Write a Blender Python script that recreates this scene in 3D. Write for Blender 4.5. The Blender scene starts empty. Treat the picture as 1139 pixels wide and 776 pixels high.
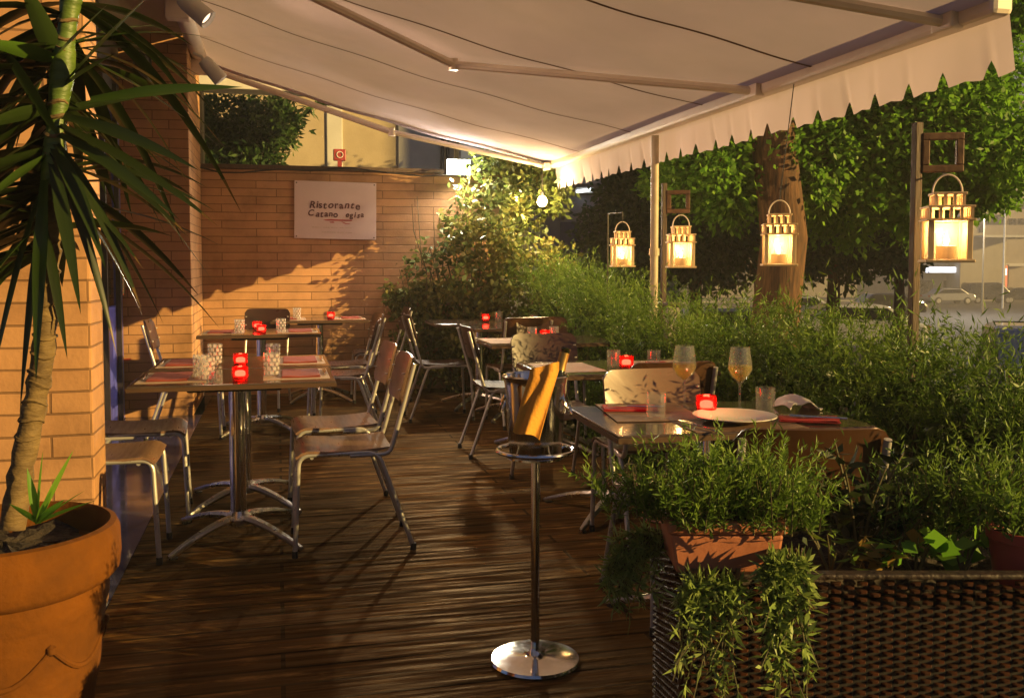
import bpy, bmesh, math, random
import numpy as np
from mathutils import Vector, Matrix, Euler
random.seed(7); rng = np.random.default_rng(7)
PI = math.pi; R = math.radians
sc = bpy.context.scene
col = sc.collection

# ------------------------------------------------------------------ camera (and a way to turn a photo pixel into a point)
FPX, CXP, CYP, CAMH = 1050.0, 569.5, 388.0, 1.258
YAW, PITCH = math.atan(260 / FPX), R(3.0)
SHIFT = 97 - math.tan(PITCH) * FPX
cd = bpy.data.cameras.new('camera'); cam = bpy.data.objects.new('camera', cd); col.objects.link(cam)
cam.location = (0, 0, CAMH); cam.rotation_euler = (PI / 2 - PITCH, 0, -YAW)
cd.sensor_width = 36; cd.lens = 36 * FPX / 1139; cd.shift_y = -SHIFT / 1139
cd.clip_start = .05; cd.clip_end = 500
sc.camera = cam
cF = Vector((math.sin(YAW) * math.cos(PITCH), math.cos(YAW) * math.cos(PITCH), -math.sin(PITCH)))
cR = Vector((math.cos(YAW), -math.sin(YAW), 0)); cU = cR.cross(cF); cC = Vector((0, 0, CAMH))
def ray(u, v): return cF + cR * ((u - CXP) / FPX) + cU * ((CYP - SHIFT - v) / FPX)
def on_z(u, v, z): d = ray(u, v); return cC + d * ((z - CAMH) / d.z)
def on_y(u, v, y): d = ray(u, v); return cC + d * (y / d.y)
def on_x(u, v, x): d = ray(u, v); return cC + d * (x / d.x)
def at_w(u, v, w): return cC + ray(u, v) * w

# ------------------------------------------------------------------ materials
MATS = {}
def nodes_of(name):
    m = bpy.data.materials.new(name); m.use_nodes = True
    nt = m.node_tree; nt.nodes.clear()
    o = nt.nodes.new('ShaderNodeOutputMaterial'); MATS[name] = m
    return m, nt, o
def N(nt, t, **k):
    n = nt.nodes.new(t)
    for a, b in k.items():
        if a in n.inputs: n.inputs[a].default_value = b
        else: setattr(n, a, b)
    return n
def c4(c): return (c[0], c[1], c[2], 1)
def ramp(nt, fac, stops):
    r = nt.nodes.new('ShaderNodeValToRGB'); e = r.color_ramp.elements
    e[0].position, e[0].color = stops[0][0], c4(stops[0][1]); e[1].position, e[1].color = stops[-1][0], c4(stops[-1][1])
    for p, c in stops[1:-1]:
        x = e.new(p); x.color = c4(c)
    nt.links.new(fac, r.inputs[0]); return r.outputs[0]
def mat(name, a, b=None, rough=.6, metal=0, scale=8, bump=0, bscale=40, spec=.5, stretch=(1, 1, 1), rvar=0, coat=0):
    m, nt, o = nodes_of(name); L = nt.links.new
    p = N(nt, 'ShaderNodeBsdfPrincipled', Roughness=rough, Metallic=metal)
    p.inputs['Specular IOR Level'].default_value = spec
    p.inputs['Coat Weight'].default_value = coat
    tc = N(nt, 'ShaderNodeTexCoord'); mp = N(nt, 'ShaderNodeMapping'); mp.inputs['Scale'].default_value = stretch
    L(tc.outputs['Object'], mp.inputs[0])
    no = N(nt, 'ShaderNodeTexNoise', Scale=scale, Detail=6.0, Roughness=.6); L(mp.outputs[0], no.inputs['Vector'])
    b = b or tuple(x * .75 for x in a)
    L(ramp(nt, no.outputs[0], [(.35, a), (.68, b)]), p.inputs['Base Color'])
    if rvar:
        mr = N(nt, 'ShaderNodeMapRange'); mr.inputs[1].default_value = .35; mr.inputs[2].default_value = .65
        mr.inputs[3].default_value = max(.02, rough - rvar); mr.inputs[4].default_value = min(1, rough + rvar)
        L(no.outputs[0], mr.inputs[0]); L(mr.outputs[0], p.inputs['Roughness'])
    if bump:
        n2 = N(nt, 'ShaderNodeTexNoise', Scale=bscale, Detail=4.0); L(mp.outputs[0], n2.inputs['Vector'])
        bp = N(nt, 'ShaderNodeBump', Strength=bump, Distance=.01); L(n2.outputs[0], bp.inputs['Height']); L(bp.outputs[0], p.inputs['Normal'])
    L(p.outputs[0], o.inputs[0]); return m
def brick_mat(name, c1, c2, mortar, bw=.42, rh=.075, ms=.005, rough=.8, bump=.5):
    m, nt, o = nodes_of(name); L = nt.links.new
    p = N(nt, 'ShaderNodeBsdfPrincipled', Roughness=rough); p.inputs['Specular IOR Level'].default_value = .25
    tc = N(nt, 'ShaderNodeTexCoord'); sx = N(nt, 'ShaderNodeSeparateXYZ'); L(tc.outputs['Object'], sx.inputs[0])
    ad = N(nt, 'ShaderNodeMath', operation='ADD'); L(sx.outputs[0], ad.inputs[0]); L(sx.outputs[1], ad.inputs[1])
    cb = N(nt, 'ShaderNodeCombineXYZ'); L(ad.outputs[0], cb.inputs[0]); L(sx.outputs[2], cb.inputs[1])
    nz = N(nt, 'ShaderNodeTexNoise', Scale=3.0, Detail=3.0); L(tc.outputs['Object'], nz.inputs['Vector'])
    wob = N(nt, 'ShaderNodeVectorMath', operation='SCALE'); wob.inputs['Scale'].default_value = .012; L(nz.outputs['Color'], wob.inputs[0])
    va = N(nt, 'ShaderNodeVectorMath', operation='ADD'); L(cb.outputs[0], va.inputs[0]); L(wob.outputs[0], va.inputs[1])
    br = N(nt, 'ShaderNodeTexBrick'); br.offset = .37
    br.inputs['Color1'].default_value = c4(c1); br.inputs['Color2'].default_value = c4(c2); br.inputs['Mortar'].default_value = c4(mortar)
    br.inputs['Scale'].default_value = 1; br.inputs['Brick Width'].default_value = bw; br.inputs['Row Height'].default_value = rh
    br.inputs['Mortar Size'].default_value = ms; br.inputs['Mortar Smooth'].default_value = .4; br.inputs['Bias'].default_value = 0
    L(va.outputs[0], br.inputs['Vector'])
    n2 = N(nt, 'ShaderNodeTexNoise', Scale=2.3, Detail=7.0, Roughness=.65); L(tc.outputs['Object'], n2.inputs['Vector'])
    mx = N(nt, 'ShaderNodeMix', data_type='RGBA', blend_type='MULTIPLY'); mx.inputs[0].default_value = 1
    L(br.outputs['Color'], mx.inputs[6]); L(ramp(nt, n2.outputs[0], [(.28, (.55, .52, .48)), (.5, (.95, .93, .9)), (.72, (1.2, 1.17, 1.1))]), mx.inputs[7])
    L(mx.outputs[2], p.inputs['Base Color'])
    n3 = N(nt, 'ShaderNodeTexNoise', Scale=60.0, Detail=3.0); L(tc.outputs['Object'], n3.inputs['Vector'])
    h = N(nt, 'ShaderNodeMath', operation='MULTIPLY_ADD'); L(n3.outputs[0], h.inputs[0]); h.inputs[1].default_value = .35
    inv = N(nt, 'ShaderNodeMath', operation='SUBTRACT'); inv.inputs[0].default_value = 1; L(br.outputs['Fac'], inv.inputs[1]); L(inv.outputs[0], h.inputs[2])
    bp = N(nt, 'ShaderNodeBump', Strength=bump, Distance=.008); L(h.outputs[0], bp.inputs['Height']); L(bp.outputs[0], p.inputs['Normal'])
    L(p.outputs[0], o.inputs[0]); return m
def leaf_mat(name, stops, rough=.45, trans=.35):
    m, nt, o = nodes_of(name); L = nt.links.new
    at = N(nt, 'ShaderNodeAttribute'); at.attribute_name = 'tone'
    colr = ramp(nt, at.outputs['Fac'], stops)
    p = N(nt, 'ShaderNodeBsdfPrincipled', Roughness=rough); p.inputs['Specular IOR Level'].default_value = .3; L(colr, p.inputs['Base Color'])
    t = N(nt, 'ShaderNodeBsdfTranslucent'); L(colr, t.inputs[0])
    mx = N(nt, 'ShaderNodeMixShader'); mx.inputs[0].default_value = trans; L(p.outputs[0], mx.inputs[1]); L(t.outputs[0], mx.inputs[2])
    L(mx.outputs[0], o.inputs[0]); return m
def emit(name, c, s):
    m, nt, o = nodes_of(name); e = N(nt, 'ShaderNodeEmission'); e.inputs[0].default_value = c4(c); e.inputs[1].default_value = s
    nt.links.new(e.outputs[0], o.inputs[0]); return m
def thin_glass(name, tint=(.93, .96, .95), rough=.02, body=0.0, bodyc=(.8, .8, .8)):
    m, nt, o = nodes_of(name); L = nt.links.new
    t = N(nt, 'ShaderNodeBsdfTransparent'); t.inputs[0].default_value = c4(tint)
    g = N(nt, 'ShaderNodeBsdfGlossy'); g.inputs['Roughness'].default_value = rough
    lw = N(nt, 'ShaderNodeLayerWeight', Blend=.5); pw = N(nt, 'ShaderNodeMath', operation='POWER'); L(lw.outputs['Facing'], pw.inputs[0]); pw.inputs[1].default_value = 4.0
    f = N(nt, 'ShaderNodeMapRange'); f.inputs[3].default_value = .045; f.inputs[4].default_value = .75; L(pw.outputs[0], f.inputs[0])
    mx = N(nt, 'ShaderNodeMixShader'); L(f.outputs[0], mx.inputs[0]); L(t.outputs[0], mx.inputs[1]); L(g.outputs[0], mx.inputs[2])
    out = mx
    if body:
        d = N(nt, 'ShaderNodeBsdfTranslucent'); d.inputs[0].default_value = c4(bodyc)
        d2 = N(nt, 'ShaderNodeBsdfDiffuse'); d2.inputs[0].default_value = c4(bodyc)
        ms = N(nt, 'ShaderNodeMixShader'); ms.inputs[0].default_value = .5; L(d.outputs[0], ms.inputs[1]); L(d2.outputs[0], ms.inputs[2])
        out = N(nt, 'ShaderNodeMixShader'); out.inputs[0].default_value = body; L(mx.outputs[0], out.inputs[1]); L(ms.outputs[0], out.inputs[2])
    L(out.outputs[0], o.inputs[0]); return m
def cloth_mat(name, a, b, trans=.5):
    m, nt, o = nodes_of(name); L = nt.links.new
    tc = N(nt, 'ShaderNodeTexCoord'); no = N(nt, 'ShaderNodeTexNoise', Scale=1.6, Detail=6.0, Roughness=.6); L(tc.outputs['Object'], no.inputs['Vector'])
    cr = ramp(nt, no.outputs[0], [(.32, a), (.7, b)])
    wv = N(nt, 'ShaderNodeTexNoise', Scale=220.0); L(tc.outputs['Object'], wv.inputs['Vector'])
    bp = N(nt, 'ShaderNodeBump', Strength=.15, Distance=.003); L(wv.outputs[0], bp.inputs['Height'])
    d = N(nt, 'ShaderNodeBsdfDiffuse'); L(cr, d.inputs[0]); L(bp.outputs[0], d.inputs['Normal'])
    t = N(nt, 'ShaderNodeBsdfTranslucent'); L(cr, t.inputs[0])
    mx = N(nt, 'ShaderNodeMixShader'); mx.inputs[0].default_value = trans; L(d.outputs[0], mx.inputs[1]); L(t.outputs[0], mx.inputs[2])
    L(mx.outputs[0], o.inputs[0]); return m

def deck_mat():
    m, nt, o = nodes_of('deck_boards'); L = nt.links.new
    p = N(nt, 'ShaderNodeBsdfPrincipled'); tc = N(nt, 'ShaderNodeTexCoord')
    br = N(nt, 'ShaderNodeTexBrick'); br.offset = .43
    br.inputs['Color1'].default_value = (.078, .038, .012, 1); br.inputs['Color2'].default_value = (.03, .0145, .0045, 1); br.inputs['Mortar'].default_value = (.006, .004, .003, 1)
    br.inputs['Scale'].default_value = 1; br.inputs['Brick Width'].default_value = 2.1; br.inputs['Row Height'].default_value = .118
    br.inputs['Mortar Size'].default_value = .0075; br.inputs['Mortar Smooth'].default_value = .1
    L(tc.outputs['Object'], br.inputs['Vector'])
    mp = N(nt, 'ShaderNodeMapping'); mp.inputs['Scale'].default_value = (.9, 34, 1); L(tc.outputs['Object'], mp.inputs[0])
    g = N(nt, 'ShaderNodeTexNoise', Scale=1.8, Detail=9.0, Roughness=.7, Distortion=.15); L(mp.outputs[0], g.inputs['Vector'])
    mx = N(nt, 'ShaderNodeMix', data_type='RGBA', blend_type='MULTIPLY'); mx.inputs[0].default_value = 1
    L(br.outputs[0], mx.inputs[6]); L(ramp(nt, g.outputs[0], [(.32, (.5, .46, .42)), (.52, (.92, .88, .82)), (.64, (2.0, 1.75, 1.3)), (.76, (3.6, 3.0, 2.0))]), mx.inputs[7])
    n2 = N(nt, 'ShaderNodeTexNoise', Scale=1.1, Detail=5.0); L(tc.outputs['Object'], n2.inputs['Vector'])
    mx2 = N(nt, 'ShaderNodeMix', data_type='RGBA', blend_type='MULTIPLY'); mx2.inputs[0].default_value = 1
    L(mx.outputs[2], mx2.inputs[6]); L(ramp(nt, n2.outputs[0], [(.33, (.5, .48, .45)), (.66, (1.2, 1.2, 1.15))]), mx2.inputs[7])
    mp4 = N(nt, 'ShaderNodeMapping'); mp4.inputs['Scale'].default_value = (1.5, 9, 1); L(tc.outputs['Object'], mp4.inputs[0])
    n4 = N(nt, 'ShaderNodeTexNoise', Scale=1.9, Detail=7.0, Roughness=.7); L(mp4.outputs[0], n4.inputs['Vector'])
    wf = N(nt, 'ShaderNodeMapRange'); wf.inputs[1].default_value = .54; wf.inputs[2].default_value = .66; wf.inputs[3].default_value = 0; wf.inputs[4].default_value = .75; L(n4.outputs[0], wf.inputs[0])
    mx3 = N(nt, 'ShaderNodeMix', data_type='RGBA'); L(wf.outputs[0], mx3.inputs[0]); L(mx2.outputs[2], mx3.inputs[6]); mx3.inputs[7].default_value = (.28, .16, .045, 1)  # golden sunlight patches painted into the board colour
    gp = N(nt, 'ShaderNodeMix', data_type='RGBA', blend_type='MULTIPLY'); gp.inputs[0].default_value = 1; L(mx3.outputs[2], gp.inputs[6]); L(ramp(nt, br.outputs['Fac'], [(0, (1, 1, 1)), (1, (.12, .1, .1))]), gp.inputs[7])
    L(gp.outputs[2], p.inputs['Base Color'])
    mp3 = N(nt, 'ShaderNodeMapping'); mp3.inputs['Scale'].default_value = (1.4, 22, 1); L(tc.outputs['Object'], mp3.inputs[0])
    n3 = N(nt, 'ShaderNodeTexNoise', Scale=1.5, Detail=6.0, Roughness=.6); L(mp3.outputs[0], n3.inputs['Vector'])
    mr = N(nt, 'ShaderNodeMapRange'); mr.inputs[1].default_value = .38; mr.inputs[2].default_value = .62; mr.inputs[3].default_value = .42; mr.inputs[4].default_value = .9
    L(n3.outputs[0], mr.inputs[0]); L(mr.outputs[0], p.inputs['Roughness'])
    p.inputs['IOR'].default_value = 1.16; p.inputs['Specular IOR Level'].default_value = .4; p.inputs['Specular Tint'].default_value = (1, .7, .35, 1)
    hs = N(nt, 'ShaderNodeMath', operation='MULTIPLY_ADD'); L(g.outputs[0], hs.inputs[0]); hs.inputs[1].default_value = .10
    iv = N(nt, 'ShaderNodeMath', operation='SUBTRACT'); iv.inputs[0].default_value = 1; L(br.outputs['Fac'], iv.inputs[1]); L(iv.outputs[0], hs.inputs[2])
    bp = N(nt, 'ShaderNodeBump', Strength=.3, Distance=.003); L(hs.outputs[0], bp.inputs['Height']); L(bp.outputs[0], p.inputs['Normal'])
    df = N(nt, 'ShaderNodeBsdfDiffuse'); L(gp.outputs[2], df.inputs[0]); L(bp.outputs[0], df.inputs['Normal'])
    gl = N(nt, 'ShaderNodeBsdfGlossy'); gl.inputs[0].default_value = (1, .72, .42, 1); L(mr.outputs[0], gl.inputs['Roughness']); L(bp.outputs[0], gl.inputs['Normal'])
    gf = N(nt, 'ShaderNodeMapRange'); gf.inputs[1].default_value = .42; gf.inputs[2].default_value = .68; gf.inputs[3].default_value = .055; gf.inputs[4].default_value = .004; L(n3.outputs[0], gf.inputs[0])
    ms = N(nt, 'ShaderNodeMixShader'); L(gf.outputs[0], ms.inputs[0]); L(df.outputs[0], ms.inputs[1]); L(gl.outputs[0], ms.inputs[2]); L(ms.outputs[0], o.inputs[0]); return m
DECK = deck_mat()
BRICK = brick_mat('thin_brick', (.47, .27, .15), (.38, .215, .115), (.2, .115, .06), bw=.5)
BRICKP = brick_mat('pillar_brick', (.48, .265, .13), (.40, .215, .105), (.22, .12, .06), bw=.34)
STONE = mat('stone_slab', (.30, .28, .25), (.2, .19, .17), .5, bump=.3)
TILE = mat('polished_tile', (.07, .068, .13), (.045, .045, .09), .1, bump=.02, bscale=5, rvar=.05)  # blue mixed into the tile colour to imitate the doors' reflection
ASPH = mat('asphalt', (.055, .055, .06), (.04, .04, .045), .75, bump=.4, bscale=90)
PAVE = mat('pavement', (.22, .21, .2), (.15, .145, .14), .8, bump=.3)
GROUND = mat('ground_soil', (.06, .055, .045), (.04, .037, .03), .9)
LINE = mat('road_paint', (.7, .7, .68), (.5, .5, .48), .7)
BLUE = mat('blue_paint', (.09, .10, .5), (.07, .08, .38), .3)
DARKF = mat('dark_frame', (.03, .025, .022), None, .4)
BEIGE = mat('beige_plaster', (.52, .43, .29), (.44, .36, .24), .85, scale=3, bump=.15)
WHITEP = mat('white_render', (.68, .67, .63), (.55, .54, .5), .8, scale=2, bump=.1)
CREAMB = mat('cream_metal', (.78, .68, .58), (.70, .6, .5), .4, scale=5)
FABRIC = cloth_mat('awning_fabric', (.61, .52, .62), (.53, .46, .54), .36)
SEAM = cloth_mat('awning_seam', (.2, .13, .1), (.14, .09, .07), .1)
CHROME = mat('chrome', (.78, .76, .74), (.66, .64, .62), .14, 1, scale=20, rvar=.06)
STEEL = mat('grey_tube', (.62, .6, .57), (.5, .48, .46), .36, .55, scale=15, rvar=.1)
ALU = mat('cast_aluminium', (.6, .59, .57), (.42, .41, .4), .32, 1, scale=12, bump=.15, rvar=.1)
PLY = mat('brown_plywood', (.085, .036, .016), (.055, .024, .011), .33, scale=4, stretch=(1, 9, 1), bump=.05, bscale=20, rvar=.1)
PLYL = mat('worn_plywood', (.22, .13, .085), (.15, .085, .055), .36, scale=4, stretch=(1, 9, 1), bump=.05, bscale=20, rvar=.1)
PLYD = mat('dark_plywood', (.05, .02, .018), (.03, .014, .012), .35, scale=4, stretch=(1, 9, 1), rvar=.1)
RUBBER = mat('rubber', (.015, .015, .015), None, .7)
TOP = mat('brown_laminate', (.075, .052, .042), (.045, .032, .027), .10, scale=3, stretch=(2, 14, 1), rvar=.06)
TOPE = mat('table_edge', (.09, .05, .03), None, .4)
PAPER = mat('paper_mat', (.40, .29, .21), (.33, .23, .16), .8, scale=14)
PAPERB = mat('brown_paper_mat', (.16, .085, .05), (.12, .06, .035), .7, scale=14)
REDN = mat('red_napkin', (.42, .012, .015), (.3, .008, .012), .8, bump=.3, bscale=200)
REDM = mat('red_runner', (.27, .045, .03), (.2, .03, .022), .75, bump=.2, bscale=160)
YELN = mat('yellow_napkin', (.78, .36, .04), (.66, .28, .03), .8, bump=.25, bscale=120)
WHITN = mat('white_paper', (.75, .7, .6), (.66, .6, .5), .8, bump=.2)
PORC = mat('porcelain', (.72, .69, .62), (.66, .63, .57), .15)
GLASS = thin_glass('clear_glass', (.96, .97, .96), .03, .045, (.95, .93, .9))
ETCH = thin_glass('etched_glass', (.9, .9, .9), .12, .4, (.95, .88, .85))
PANE = thin_glass('window_pane', (.75, .78, .78), .03)
WINE = thin_glass('white_wine', (.95, .84, .42), .03, .16, (.95, .74, .22))
REDG = thin_glass('red_votive_glass', (.92, .15, .12), .1, .17, (.42, .012, .01))
WAX = mat('wax', (.8, .68, .5), (.75, .62, .45), .5)
FLAME = emit('flame', (1, .55, .2), 60)
REDFL = emit('red_flame', (1, .5, .36), 26)
LANTW = mat('lantern_wood', (.66, .50, .30), (.52, .37, .2), .55, scale=12, stretch=(1, 1, .3), bump=.2)
FROSTC = thin_glass('seeded_pane', (.97, .96, .93), .08, .03, (.95, .85, .65))
FROST = thin_glass('frosted_pane', (.9, .88, .8), .15, .55, (.95, .85, .65))
WOODD = mat('dark_post_wood', (.075, .042, .024), (.045, .025, .015), .65, scale=8, stretch=(4, 4, .4), bump=.4)
WOODF = mat('frame_wood', (.16, .085, .045), (.10, .052, .028), .6, scale=10, bump=.3)
POLE = mat('cream_pole', (.55, .47, .33), (.42, .35, .23), .5)
TERRA = mat('terracotta', (.165, .055, .005), (.06, .024, .006), .9, spec=.12, scale=3.2, bump=.35, bscale=50)
TERRAB = mat('terracotta_box', (.44, .155, .07), (.36, .12, .055), .65, scale=6, bump=.15)
SOIL = mat('soil', (.035, .024, .016), (.015, .01, .007), .95, bump=1, bscale=70)
WICK = mat('dark_wicker', (.060, .020, .009), (.024, .009, .005), .62, scale=30, rvar=.1, spec=.16)
WICKB = mat('wicker_core', (.012, .008, .007), None, .8)
BARK = mat('bark', (.15, .07, .03), (.035, .018, .01), .9, scale=9, stretch=(4, 4, .45), bump=1, bscale=10)
YTRUNK = mat('yucca_trunk', (.19, .125, .045), (.07, .042, .018), .8, scale=9, stretch=(1, 1, 2.5), bump=1, bscale=22)
GSTEM = mat('young_green_stem', (.10, .16, .02), (.05, .09, .012), .5, scale=9, stretch=(1, 1, 4), bump=.6, bscale=18)
STEMM = mat('green_stem', (.10, .09, .035), (.07, .06, .025), .7)
L_ROSE = leaf_mat('rosemary_leaf', [(0, (.06, .125, .018)), (.5, (.125, .225, .03)), (1, (.23, .34, .055))])
L_HEDGE = leaf_mat('hedge_leaf', [(0, (.04, .085, .012)), (.5, (.095, .18, .02)), (1, (.20, .29, .045))])
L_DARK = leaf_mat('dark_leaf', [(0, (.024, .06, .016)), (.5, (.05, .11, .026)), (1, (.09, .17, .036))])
L_LIME = leaf_mat('lime_leaf', [(0, (.08, .20, .018)), (.5, (.15, .34, .03)), (1, (.25, .45, .05))], trans=.6)
L_CLIMB = leaf_mat('climber_leaf', [(0, (.05, .085, .018)), (.5, (.11, .135, .03)), (1, (.24, .21, .055))])
L_YUC = leaf_mat('yucca_leaf', [(0, (.11, .065, .02)), (.07, (.014, .02, .006)), (.5, (.03, .055, .010)), (1, (.075, .16, .016))], rough=.35, trans=.2)
L_SUCC = leaf_mat('succulent_leaf', [(0, (.13, .21, .05)), (.5, (.23, .32, .08)), (1, (.34, .40, .13))], rough=.4, trans=.25)
L_AUT = leaf_mat('yellowing_leaf', [(0, (.2, .13, .03)), (1, (.32, .2, .05))])
L_OLIVE = leaf_mat('dark_shrub_leaf', [(0, (.012, .02, .01)), (1, (.03, .045, .015))])
BOTT = mat('bottle_glass', (.02, .022, .008), (.012, .014, .006), .08, coat=.5)
FOIL = mat('gold_foil', (.5, .33, .1), (.42, .26, .08), .35, .8)
LABELM = mat('orange_label', (.62, .17, .07), (.5, .13, .05), .6)
SIGNW = mat('sign_board', (.62, .50, .52), (.56, .45, .46), .6, scale=3)
INK = mat('dark_ink', (.10, .03, .035), None, .6)
INKR = mat('red_ink', (.42, .06, .075), None, .6)
INKF = mat('faint_ink', (.55, .44, .40), None, .7)
REDP = mat('red_plastic', (.35, .05, .05), None, .4)
BLACKM = mat('black_iron', (.012, .011, .011), None, .5)
CABLE = mat('black_cable', (.02, .016, .014), None, .6)
CONC = mat('concrete_facade', (.34, .31, .25), (.28, .25, .2), .85, scale=1.2)
CONCD = mat('grey_facade', (.30, .27, .24), (.24, .215, .2), .85, scale=1)
LEDGE = mat('balcony_slab', (.5, .5, .5), (.4, .4, .4), .7)
DARKW = mat('dark_window', (.015, .016, .02), (.01, .011, .014), .15)
SHUT = mat('blue_shutter', (.045, .055, .12), (.035, .042, .09), .6)
CARW = mat('white_car_paint', (.6, .62, .65), None, .2, coat=1)
CARD = mat('dark_car_paint', (.03, .032, .04), None, .2, coat=1)
CARB = mat('blue_car_paint', (.22, .3, .38), None, .2, coat=1)
CARS = mat('silver_car_paint', (.35, .36, .38), None, .25, .5, coat=1)
CGLASS = mat('car_glass', (.015, .017, .02), None, .06)
TYRE = mat('tyre', (.015, .015, .015), None, .8)
HLITE = mat('headlight_glass', (.7, .7, .68), None, .1)
RLITE = mat('tail_light', (.3, .01, .01), None, .2)

# ------------------------------------------------------------------ mesh builder
class MB:
    def __init__(s): s.v = []; s.f = []
    def add(s, vs, fs):
        b = len(s.v); s.v += [tuple(v) for v in vs]; s.f += [tuple(i + b for i in f) for f in fs]; return s
    def box(s, c, d, rot=None):
        x, y, z = d[0] / 2, d[1] / 2, d[2] / 2
        vs = [Vector(p) for p in ((-x, -y, -z), (x, -y, -z), (x, y, -z), (-x, y, -z), (-x, -y, z), (x, -y, z), (x, y, z), (-x, y, z))]
        if rot is not None: vs = [rot @ v for v in vs]
        return s.add([v + Vector(c) for v in vs], [(0, 3, 2, 1), (4, 5, 6, 7), (0, 1, 5, 4), (1, 2, 6, 5), (2, 3, 7, 6), (3, 0, 4, 7)])
    def b2(s, x0, x1, y0, y1, z0, z1): return s.box(((x0 + x1) / 2, (y0 + y1) / 2, (z0 + z1) / 2), (x1 - x0, y1 - y0, z1 - z0))
    def tube(s, pts, r, n=10, caps=True):
        pts = [Vector(p) for p in pts]; rs = r if isinstance(r, (list, tuple)) else [r] * len(pts)
        t0 = (pts[1] - pts[0]).normalized(); up = Vector((0, 0, 1)) if abs(t0.z) < .9 else Vector((1, 0, 0))
        a = t0.cross(up).normalized(); vs = []; fs = []
        for i, p in enumerate(pts):
            t = (pts[min(i + 1, len(pts) - 1)] - pts[max(i - 1, 0)]).normalized()
            a = (a - t * a.dot(t)).normalized(); b = t.cross(a)
            for k in range(n):
                th = 2 * PI * k / n; vs.append(p + (a * math.cos(th) + b * math.sin(th)) * rs[i])
        for i in range(len(pts) - 1):
            for k in range(n):
                k2 = (k + 1) % n; fs.append((i * n + k, i * n + k2, (i + 1) * n + k2, (i + 1) * n + k))
        if caps: fs.append(tuple(range(n - 1, -1, -1))); fs.append(tuple((len(pts) - 1) * n + k for k in range(n)))
        return s.add(vs, fs)
    def lathe(s, prof, n=28, c=(0, 0, 0), close=False):
        vs = []; fs = []
        for (r, z) in prof:
            for k in range(n):
                th = 2 * PI * k / n; vs.append((c[0] + r * math.cos(th), c[1] + r * math.sin(th), c[2] + z))
        m = len(prof)
        for i in range(m - 1):
            for k in range(n):
                k2 = (k + 1) % n; fs.append((i * n + k, i * n + k2, (i + 1) * n + k2, (i + 1) * n + k))
        if prof[0][0] > 1e-5: fs.append(tuple(range(n - 1, -1, -1)))
        if prof[-1][0] > 1e-5 and not close: fs.append(tuple((m - 1) * n + k for k in range(n)))
        return s.add(vs, fs)
    def grid(s, fn, nu, nv, th=0):
        # sheet fn(u,v) -> point; with thickness downward along its own normals when th > 0
        P = [[Vector(fn(i / nu, j / nv)) for j in range(nv + 1)] for i in range(nu + 1)]
        def idx(i, j): return i * (nv + 1) + j
        vs = [p for row in P for p in row]; fs = [(idx(i, j), idx(i + 1, j), idx(i + 1, j + 1), idx(i, j + 1)) for i in range(nu) for j in range(nv)]
        if th:
            q = []
            for i in range(nu + 1):
                for j in range(nv + 1):
                    du = P[min(i + 1, nu)][j] - P[max(i - 1, 0)][j]; dv = P[i][min(j + 1, nv)] - P[i][max(j - 1, 0)]
                    q.append(P[i][j] - du.cross(dv).normalized() * th)
            k = len(vs); vs += q
            fs += [(k + idx(i, j), k + idx(i, j + 1), k + idx(i + 1, j + 1), k + idx(i + 1, j)) for i in range(nu) for j in range(nv)]
            for i in range(nu):
                fs.append((idx(i, 0), k + idx(i, 0), k + idx(i + 1, 0), idx(i + 1, 0))); fs.append((idx(i, nv), idx(i + 1, nv), k + idx(i + 1, nv), k + idx(i, nv)))
            for j in range(nv):
                fs.append((idx(0, j), idx(0, j + 1), k + idx(0, j + 1), k + idx(0, j))); fs.append((idx(nu, j), k + idx(nu, j), k + idx(nu, j + 1), idx(nu, j + 1)))
        return s.add(vs, fs)
    def prism(s, poly, axis, a, b):
        # poly of 2D points extruded along axis ('x','y','z') from a to b
        def p3(p, t): return {'x': (t, p[0], p[1]), 'y': (p[0], t, p[1]), 'z': (p[0], p[1], t)}[axis]
        n = len(poly); vs = [p3(p, a) for p in poly] + [p3(p, b) for p in poly]
        return s.add(vs, [tuple(range(n - 1, -1, -1)), tuple(range(n, 2 * n))] + [(i, (i + 1) % n, (i + 1) % n + n, i + n) for i in range(n)])
    def build(s, name, m, parent=None, smooth=False, bevel=0, loc=None):
        me = bpy.data.meshes.new(name); me.from_pydata(s.v, [], s.f); me.update()
        bm = bmesh.new(); bm.from_mesh(me); bmesh.ops.recalc_face_normals(bm, faces=bm.faces); bm.to_mesh(me); bm.free()
        if smooth: me.polygons.foreach_set('use_smooth', [True] * len(me.polygons)); me.set_sharp_from_angle(angle=R(42))
        me.materials.append(m if not isinstance(m, str) else MATS[m])
        o = bpy.data.objects.new(name, me); col.objects.link(o)
        if parent: o.parent = parent
        if loc is not None: o.location = loc
        if bevel:
            b = o.modifiers.new('bevel', 'BEVEL'); b.width = bevel; b.segments = 2; b.limit_method = 'ANGLE'; b.harden_normals = False
        return o
def tag(o, label=None, cat=None, group=None, kind=None):
    if label: o['label'] = label
    if cat: o['category'] = cat
    if group: o['group'] = group
    if kind: o['kind'] = kind
    return o
def thing(name, label, cat, loc=(0, 0, 0), rz=0, group=None):
    o = bpy.data.objects.new(name, None); col.objects.link(o); o.empty_display_size = .05
    o.location = loc; o.rotation_euler = (0, 0, rz); return tag(o, label, cat, group)
KIDS = {}
def children(o): return [c for c in bpy.data.objects if c.parent == o]
def dup(root, loc, rz=0, label=None, group=None):
    r = root.copy(); col.objects.link(r); r.location = loc; r.rotation_euler = (0, 0, rz)
    if label: r['label'] = label
    if group: r['group'] = group
    for ch in children(root):
        c = ch.copy(); col.objects.link(c); c.parent = r
        for g in children(ch):
            d = g.copy(); col.objects.link(d); d.parent = c
    return r
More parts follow.
